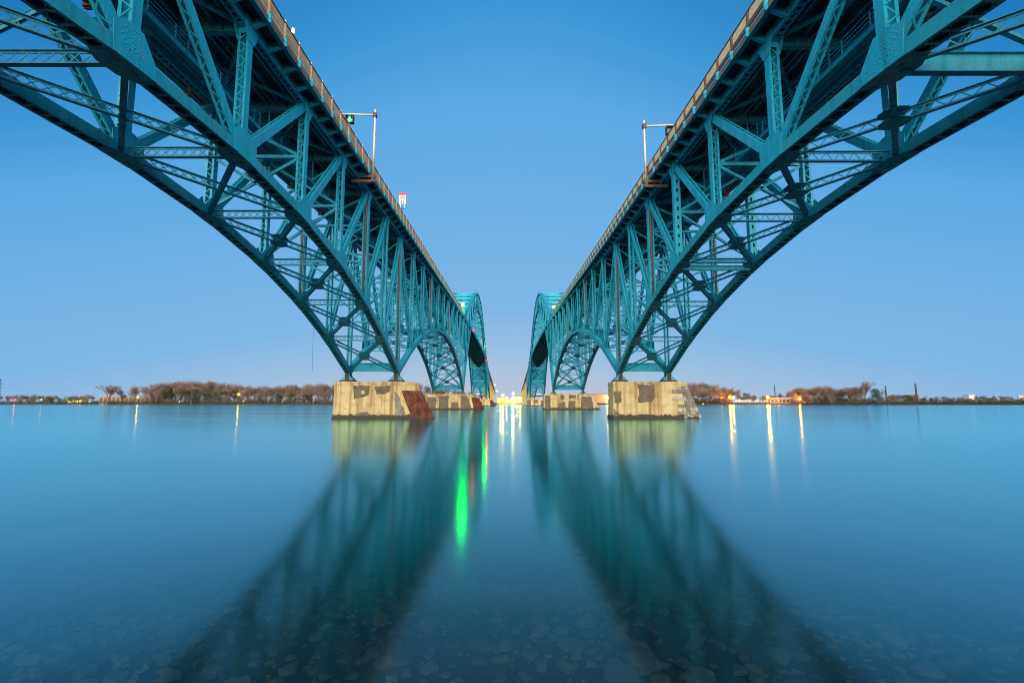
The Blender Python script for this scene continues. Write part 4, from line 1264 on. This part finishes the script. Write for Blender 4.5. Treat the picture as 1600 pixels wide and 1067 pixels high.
# ================================================================== buildings, chimneys and lamps on the far shore
def building(name, label, px0, px1, py_top, d, wall, roof, depth=18, base=0.6, win=None, pitched=False, cols=8, rows=1):
    x0, x1 = PX(px0, d), PX(px1, d); z1 = PZ(py_top, d)
    root = empty(name, ((x0 + x1) / 2, d, base), label, "building")
    w = (x1 - x0) / 2; h = z1 - base
    g = Geo(); g.box(-w, w, 0, depth, -1.5, h); g.build("wall", wall, root)
    g = Geo()
    if pitched: g.prism([(-w - 0.4, -0.5, h), (-w - 0.4, depth / 2, h + 0.28 * depth), (-w - 0.4, depth + 0.5, h)], (2 * w + 0.8, 0, 0))
    else: g.box(-w - 0.3, w + 0.3, -0.3, depth + 0.3, h, h + 0.5)
    g.build("roof", roof, root)
    if win:
        hh = h / rows
        for j in range(rows):
            for i in range(cols):
                xc = -w + (i + 0.5) * 2 * w / cols; ww = 0.32 * 2 * w / cols
                g = Geo(); g.box(xc - ww, xc + ww, -0.12, 0.05, hh * j + hh * 0.35, hh * j + hh * 0.75); g.build("window", win, root)
    return root
building("warehouse", "long low white warehouse half hidden by trees left of the left wood", 158, 236, 618.5, 600, M['tanwall'], M['whitewall'], 30, 0.8, M['window'], False, 12)
building("house", "small brown house with pitched roof far out on the left shore", 42, 50, 622.0, 690, M['tanwall'], M['greyroof'], 8, 1.5, M['window'], True, 2)
building("house", "small grey-roofed house with pitched roof near the lone left tree", 72, 80, 622.0, 690, M['tanwall'], M['greyroof'], 8, 1.5, M['window'], True, 2)
building("shed", "yellow lit shed on the left waterline", 109, 132, 624.0, 655, M['yellowwall'], M['greyroof'], 9, 0.8, M['lit_window'], False, 4)
building("warehouse", "tan brown warehouse behind the right bridge's second pier", 915, 944.5, 615.8, 640, M['tanwall'], M['greyroof'], 30, 0.8, None)
building("office_block", "white block beside the tan warehouse between the right piers", 944.8, 953, 617.5, 640, M['whitewall'], M['greyroof'], 20, 0.8, M['lit_window'], False, 3, 3)
building("plant_hall", "yellow lit hall in the middle between the two bridges", 777, 792, 621.0, 650, M['yellowwall'], M['greyroof'], 20, 1.0, M['lit_window'], False, 5)
building("plant_hall", "pale hall with lit windows right of the middle floodlight", 801, 815, 619.5, 655, M['whitewall'], M['greyroof'], 20, 1.0, M['lit_window'], False, 5, 2)
building("plant_hall", "low yellow quay building at the middle waterline", 792, 806, 625.2, 636, M['yellowwall'], M['greyroof'], 8, 0.8, M['lit_window'], False, 4)
building("landing_house", "tan landing house with pale roof behind the lit pier on the right shore", 1202, 1238, 622.5, 572, M['tanwall'], M['whitewall'], 9, 0.8, M['window'], False, 6)
building("plant_hall", "dark brick plant building at the foot of the tall chimney", 1417, 1432, 617.5, 770, M['brick'], M['greyroof'], 8, 1.0, M['window'], False, 4)
building("white_tank", "white storage block right of the chimneys on the skyline", 1511, 1521, 617.5, 900, M['whitewall'], M['whitewall'], 14, 1.0, None)
def chimney(label, px, py, d, r):
    root = empty("chimney", (PX(px, d), d, 0.8), label, "chimney", "brick chimneys on the right shore")
    H = PZ(py, d) - 0.8
    g = Geo(); g.tube([(0, 0, -1), (0, 0, H * 0.5), (0, 0, H)], [r * 1.15, r, r * 0.88], 14); g.build("stack", M['brick'], root, smooth=True)
    g = Geo(); g.tube([(0, 0, H - 1.2), (0, 0, H + 0.05)], [r * 1.02, r * 1.02], 14); g.build("rim", M['greyroof'], root)
chimney("taller brick chimney over the plant on the right shore", 1429.5, 599.0, 765, 1.35)
chimney("shorter brick chimney left of the plant on the right shore", 1382.5, 602.5, 765, 1.05)
for px, nm in ((1590, "left one"), (1597, "right one")):
    g = Geo(); d = 800; z = PZ(618.5, d) - 0.8
    g.tube([(0, 0, -1), (0, 0, z), (0, 0, z + 0.01), (0, 0, z + 0.8)], [3.0, 3.0, 3.0, 0.3], 20)
    o = g.build("storage_tank", M['whitewall'], None, loc=(PX(px, d), d, 0.8)); tag(o, "small white storage tank at the far right edge, %s of the pair" % nm, "storage tank", "storage tanks at the right edge")

def lattice_mast(name, label, px, d, ztop, w0, w1, cat, arms=()):
    root = empty(name, (PX(px, d), d, 1.0), label, cat)
    g = Geo()
    n = 10
    cs = lambda z: w0 + (w1 - w0) * z / ztop
    for sx_ in (-1, 1):
        for sy_ in (-1, 1): g.tube([(sx_ * w0, sy_ * w0, -1), (sx_ * w1, sy_ * w1, ztop)], 0.16, 4)
    for i in range(n):
        z0, z1 = ztop * i / n, ztop * (i + 1) / n; a, b = cs(z0), cs(z1)
        for f in (-1, 1):
            g.tube([(-a, f * a, z0), (b, f * b, z1)], 0.09, 3); g.tube([(a, f * a, z0), (-b, f * b, z1)], 0.09, 3)
    g.build("lattice", M['dark'], root)
    for z, r_ in arms:
        g = Geo(); g.tube([(-r_, 0, z), (0, 0, z + 0.9), (r_, 0, z)], 0.15, 4); g.tube([(-r_, 0, z), (r_, 0, z)], 0.13, 4); g.build("cross_arm", M['dark'], root)
lattice_mast("power_pylon", "dark lattice power pylon at the left edge of the frame", 0.5, 680, 37.0, 2.2, 0.4, "pylon", ((24, 5), (29, 6), (34, 4.5)))
lattice_mast("radio_mast", "thin red-lit radio mast behind the landing on the right shore", 1209.5, 640, 26.0, 0.5, 0.2, "mast")

def lamp(label, px, py, d, mat, r, group, base=None, cat="street lamp"):
    x, z = PX(px, d), PZ(py, d); b = 1.2 if base is None else base
    if z < b + 1.0: b = z - 1.0
    root = empty("street_lamp", (x, d, b), label, cat, group)
    g = Geo(); g.tube([(0, 0, -0.4), (0, 0, z - b)], 0.11, 6); g.build("pole", M['dark'], root)
    g = Geo(); g.ball((0, -0.15, z - b), r, 10, 8); g.build("lamp_globe", mat, root, smooth=True)
# right landing
lamp("brightest orange lamp at the left end of the lit landing", 1139, 620.2, 549, M['lamp_orange'], 0.85, "bright lamps on the right shore")
lamp("smaller yellow lamp just right of the landing's left lamp", 1144, 621.3, 549, M['lamp_yellow'], 0.42, "bright lamps on the right shore")
lamp("brightest yellow floodlight in the middle of the lit landing", 1198, 621.0, 549, M['lamp_yellow'], 1.15, "bright lamps on the right shore")
lamp("orange lamp standing alone right of the landing", 1247, 623.2, 549, M['lamp_orange'], 0.75, "bright lamps on the right shore")
lamp("small lamp right of the landing's middle floodlight", 1214.5, 626.0, 549, M['lamp_small'], 0.40, "small lamps on the right shore")
lamp("small lamp in the trees left of the landing", 1126, 621.8, 549, M['lamp_small'], 0.34, "small lamps on the right shore")
lamp("small low lamp beside the right pier's stone nose", 1096.5, 631.0, 546, M['lamp_small'], 0.25, "small lamps on the right shore")
for i in range(12):
    lamp("small warm lamp in the evenly spaced row along the lit landing", 1148.5 + i * 4.85, 626.1 - 0.15 * (i % 2), 545.2, M['lamp_small'], 0.24 + 0.05 * (i % 3 == 1), "row of lamps along the landing")
# the landing itself
root = empty("boat_landing", (PX(1180, 546), 546, 0), "low timber boat landing with the row of lamps on the right shore", "landing stage")
g = Geo(); g.box(-42, 48, -1.4, 3.0, 1.0, 1.3); g.build("planking", M['dark'], root)
for i in range(24):
    g = Geo(); x = -41 + i * 3.8; g.box(x - 0.18, x + 0.18, -1.3, -0.9, -3.0, 1.0); g.build("pile", M['dark'], root)
g = Geo(); g.box(-42, 48, -1.35, -1.25, 2.1, 2.2)
for i in range(31): g.box(-42 + i * 3, -41.85 + i * 3, -1.35, -1.2, 1.3, 2.15)
g.build("guard_rail", M['rusty'], root)
# between the bridges
for label, px, py, mat, r in (("blinding white floodlight in the middle between the bridges", 801, 623.0, 'lamp_white', 1.15), ("warm white lamp on a tall pole left of the middle floodlight", 785.5, 617.5, 'lamp_white', 0.62),
                              ("white lamp on a tall pole above the middle floodlight", 802, 614.8, 'lamp_white', 0.45), ("yellow lamp at the foot of the left approach", 782, 624.0, 'lamp_yellow', 0.6),
                              ("yellow lamp halfway between the middle floodlight and the left approach", 791.5, 621.5, 'lamp_yellow', 0.42), ("orange lamp just right of the middle floodlight", 807.5, 624.5, 'lamp_orange', 0.5),
                              ("yellow lamp at the foot of the right approach", 812.5, 622.0, 'lamp_yellow', 0.5), ("small lamp under the right approach", 819, 624.5, 'lamp_small', 0.45)):
    lamp(label, px, py, 630, M[mat], r, "lamps between the two bridges")
for label, px, py, d in (("white lamp on the left approach deck, upper one", 773.5, 601.5, 590), ("white lamp on the left approach deck, lower one", 776.5, 611.0, 640)):
    lamp(label, px, py, d, M['lamp_small'], 0.4, "lamps on the left approach", PZ(py, d) - 5)
# left shore
for label, px, py, d, mat, r in (("orange lamp in the trees right of the white warehouse", 218, 620.5, 560, 'lamp_dim', 0.36), ("orange lamp among the trees of the left wood", 374.5, 616.3, 560, 'lamp_dim', 0.42),
                                 ("small low lamp at the right of the left wood", 383, 627.0, 560, 'lamp_small', 0.25), ("small low lamp in the middle of the left wood", 283, 627.5, 560, 'lamp_small', 0.22),
                                 ("red lamp on the far left waterline", 27, 625, 640, 'lamp_pink', 0.55), ("warm lamp on the far left waterline", 68.5, 624.5, 640, 'lamp_small', 0.42),
                                 ("yellow lamp left of the lit shed", 129, 626.8, 640, 'lamp_small', 0.26), ("yellow lamp right of the lit shed", 144, 627.5, 640, 'lamp_small', 0.26),
                                 ("white lamp beside the office block between the right piers", 948.5, 621.5, 636, 'lamp_yellow', 0.5)):
    lamp(label, px, py, d, M[mat], r, "lamps on the left shore" if px < 500 else "lamps between the right piers")

# ================================================================== stones under the shallow water
def stone_mesh(seed):
    r = random.Random(seed * 13 + 1); k = r.randint(5, 8); V = []; F = []
    rad = [r.uniform(0.6, 1.2) for _ in range(k)]; el = r.uniform(0.55, 0.95)
    for lev, (f, z) in enumerate(((1.0, -0.06), (1.04, 0.06), (0.9, 0.13), (0.55, 0.165))):
        for q in range(k):
            a = 2 * math.pi * q / k + 0.1 * lev
            V.append((f * rad[q] * math.cos(a), f * rad[q] * el * math.sin(a), z * 2.2 + r.uniform(-0.05, 0.05)))
    for l in range(3):
        for q in range(k): F.append((l * k + q, l * k + (q + 1) % k, (l + 1) * k + (q + 1) % k, (l + 1) * k + q))
    F.append(tuple(3 * k + q for q in range(k)))
    g = Geo(); g.add(V, F); return g.mesh("riverbed_stone", M['rock'])
slib = [stone_mesh(k) for k in range(14)]
SR = random.Random(77); spots = []
cells = {}
tries = 0
while len(spots) < 1700 and tries < 60000:
    tries += 1
    y = 3.2 + 6.6 * SR.random() ** 1.25
    x = SR.uniform(-1.2, 1.2) * (y + 0.6)
    rr = SR.choice((0.045, 0.065, 0.085, 0.11, 0.14, 0.18)) * SR.uniform(0.8, 1.3)
    ci, cj = int(x // 0.5), int(y // 0.5)
    if all((x - a) ** 2 + (y - b) ** 2 > (0.80 * (rr + c)) ** 2 for di in (-1, 0, 1) for dj in (-1, 0, 1) for a, b, c in cells.get((ci + di, cj + dj), ())):
        spots.append((x, y, rr)); cells.setdefault((ci, cj), []).append((x, y, rr))
spots.sort(key=lambda t: -t[2] / t[1])
lump = Geo()
def ground(x, y): return bed_z(y) + 0.05 * math.sin(x * 1.7 + y) * math.cos(y * 1.3 - x * 0.6)
for i, (x, y, rr) in enumerate(spots):
    rot = (SR.uniform(-.25, .25), SR.uniform(-.25, .25), SR.uniform(0, 6.28)); sz = rr * SR.uniform(0.7, 1.4)
    if i < 290:
        o = bpy.data.objects.new("riverbed_stone", slib[i % 14]); COL.objects.link(o)
        o.location = (x, y, ground(x, y) + 0.01); o.scale = (rr, rr, sz); o.rotation_euler = rot
        tag(o, "pale flat stone lying on the shallow riverbed under the water", "stone", "stones on the shallow riverbed")
    else:
        me = slib[i % 14]; c_, s_ = math.cos(rot[2]), math.sin(rot[2])
        lump.add([(x + rr * (v.co.x * c_ - v.co.y * s_), y + rr * (v.co.x * s_ + v.co.y * c_), ground(x, y) + 0.01 + sz * v.co.z + rr * v.co.x * rot[0]) for v in me.vertices], [tuple(p.vertices) for p in me.polygons])
o = lump.build("gravel_bed", M['rock']); o["kind"] = "stuff"; o["label"] = "smaller pale stones spread over the shallow riverbed"; o["category"] = "stones"
g = Geo()
for i in range(2600):
    y = 3.0 + 8.5 * SR.random(); x = SR.uniform(-1.25, 1.25) * (y + 0.6); rr = SR.uniform(0.025, 0.07)
    z = bed_z(y) + 0.05 * math.sin(x * 1.7 + y) * math.cos(y * 1.3 - x * 0.6)
    a = SR.uniform(0, 6.28); c, s_ = math.cos(a), math.sin(a)
    P4 = [(x + rr * c, y + rr * s_, z), (x - rr * s_ * .7, y + rr * c * .7, z), (x - rr * c, y - rr * s_, z), (x + rr * s_ * .7, y - rr * c * .7, z), (x, y, z + rr * 0.6)]
    g.add(P4, [(0, 1, 4), (1, 2, 4), (2, 3, 4), (3, 0, 4)])
o = g.build("gravel", M['rock']); o["kind"] = "stuff"; o["label"] = "small gravel between the stones of the shallow riverbed"; o["category"] = "gravel"
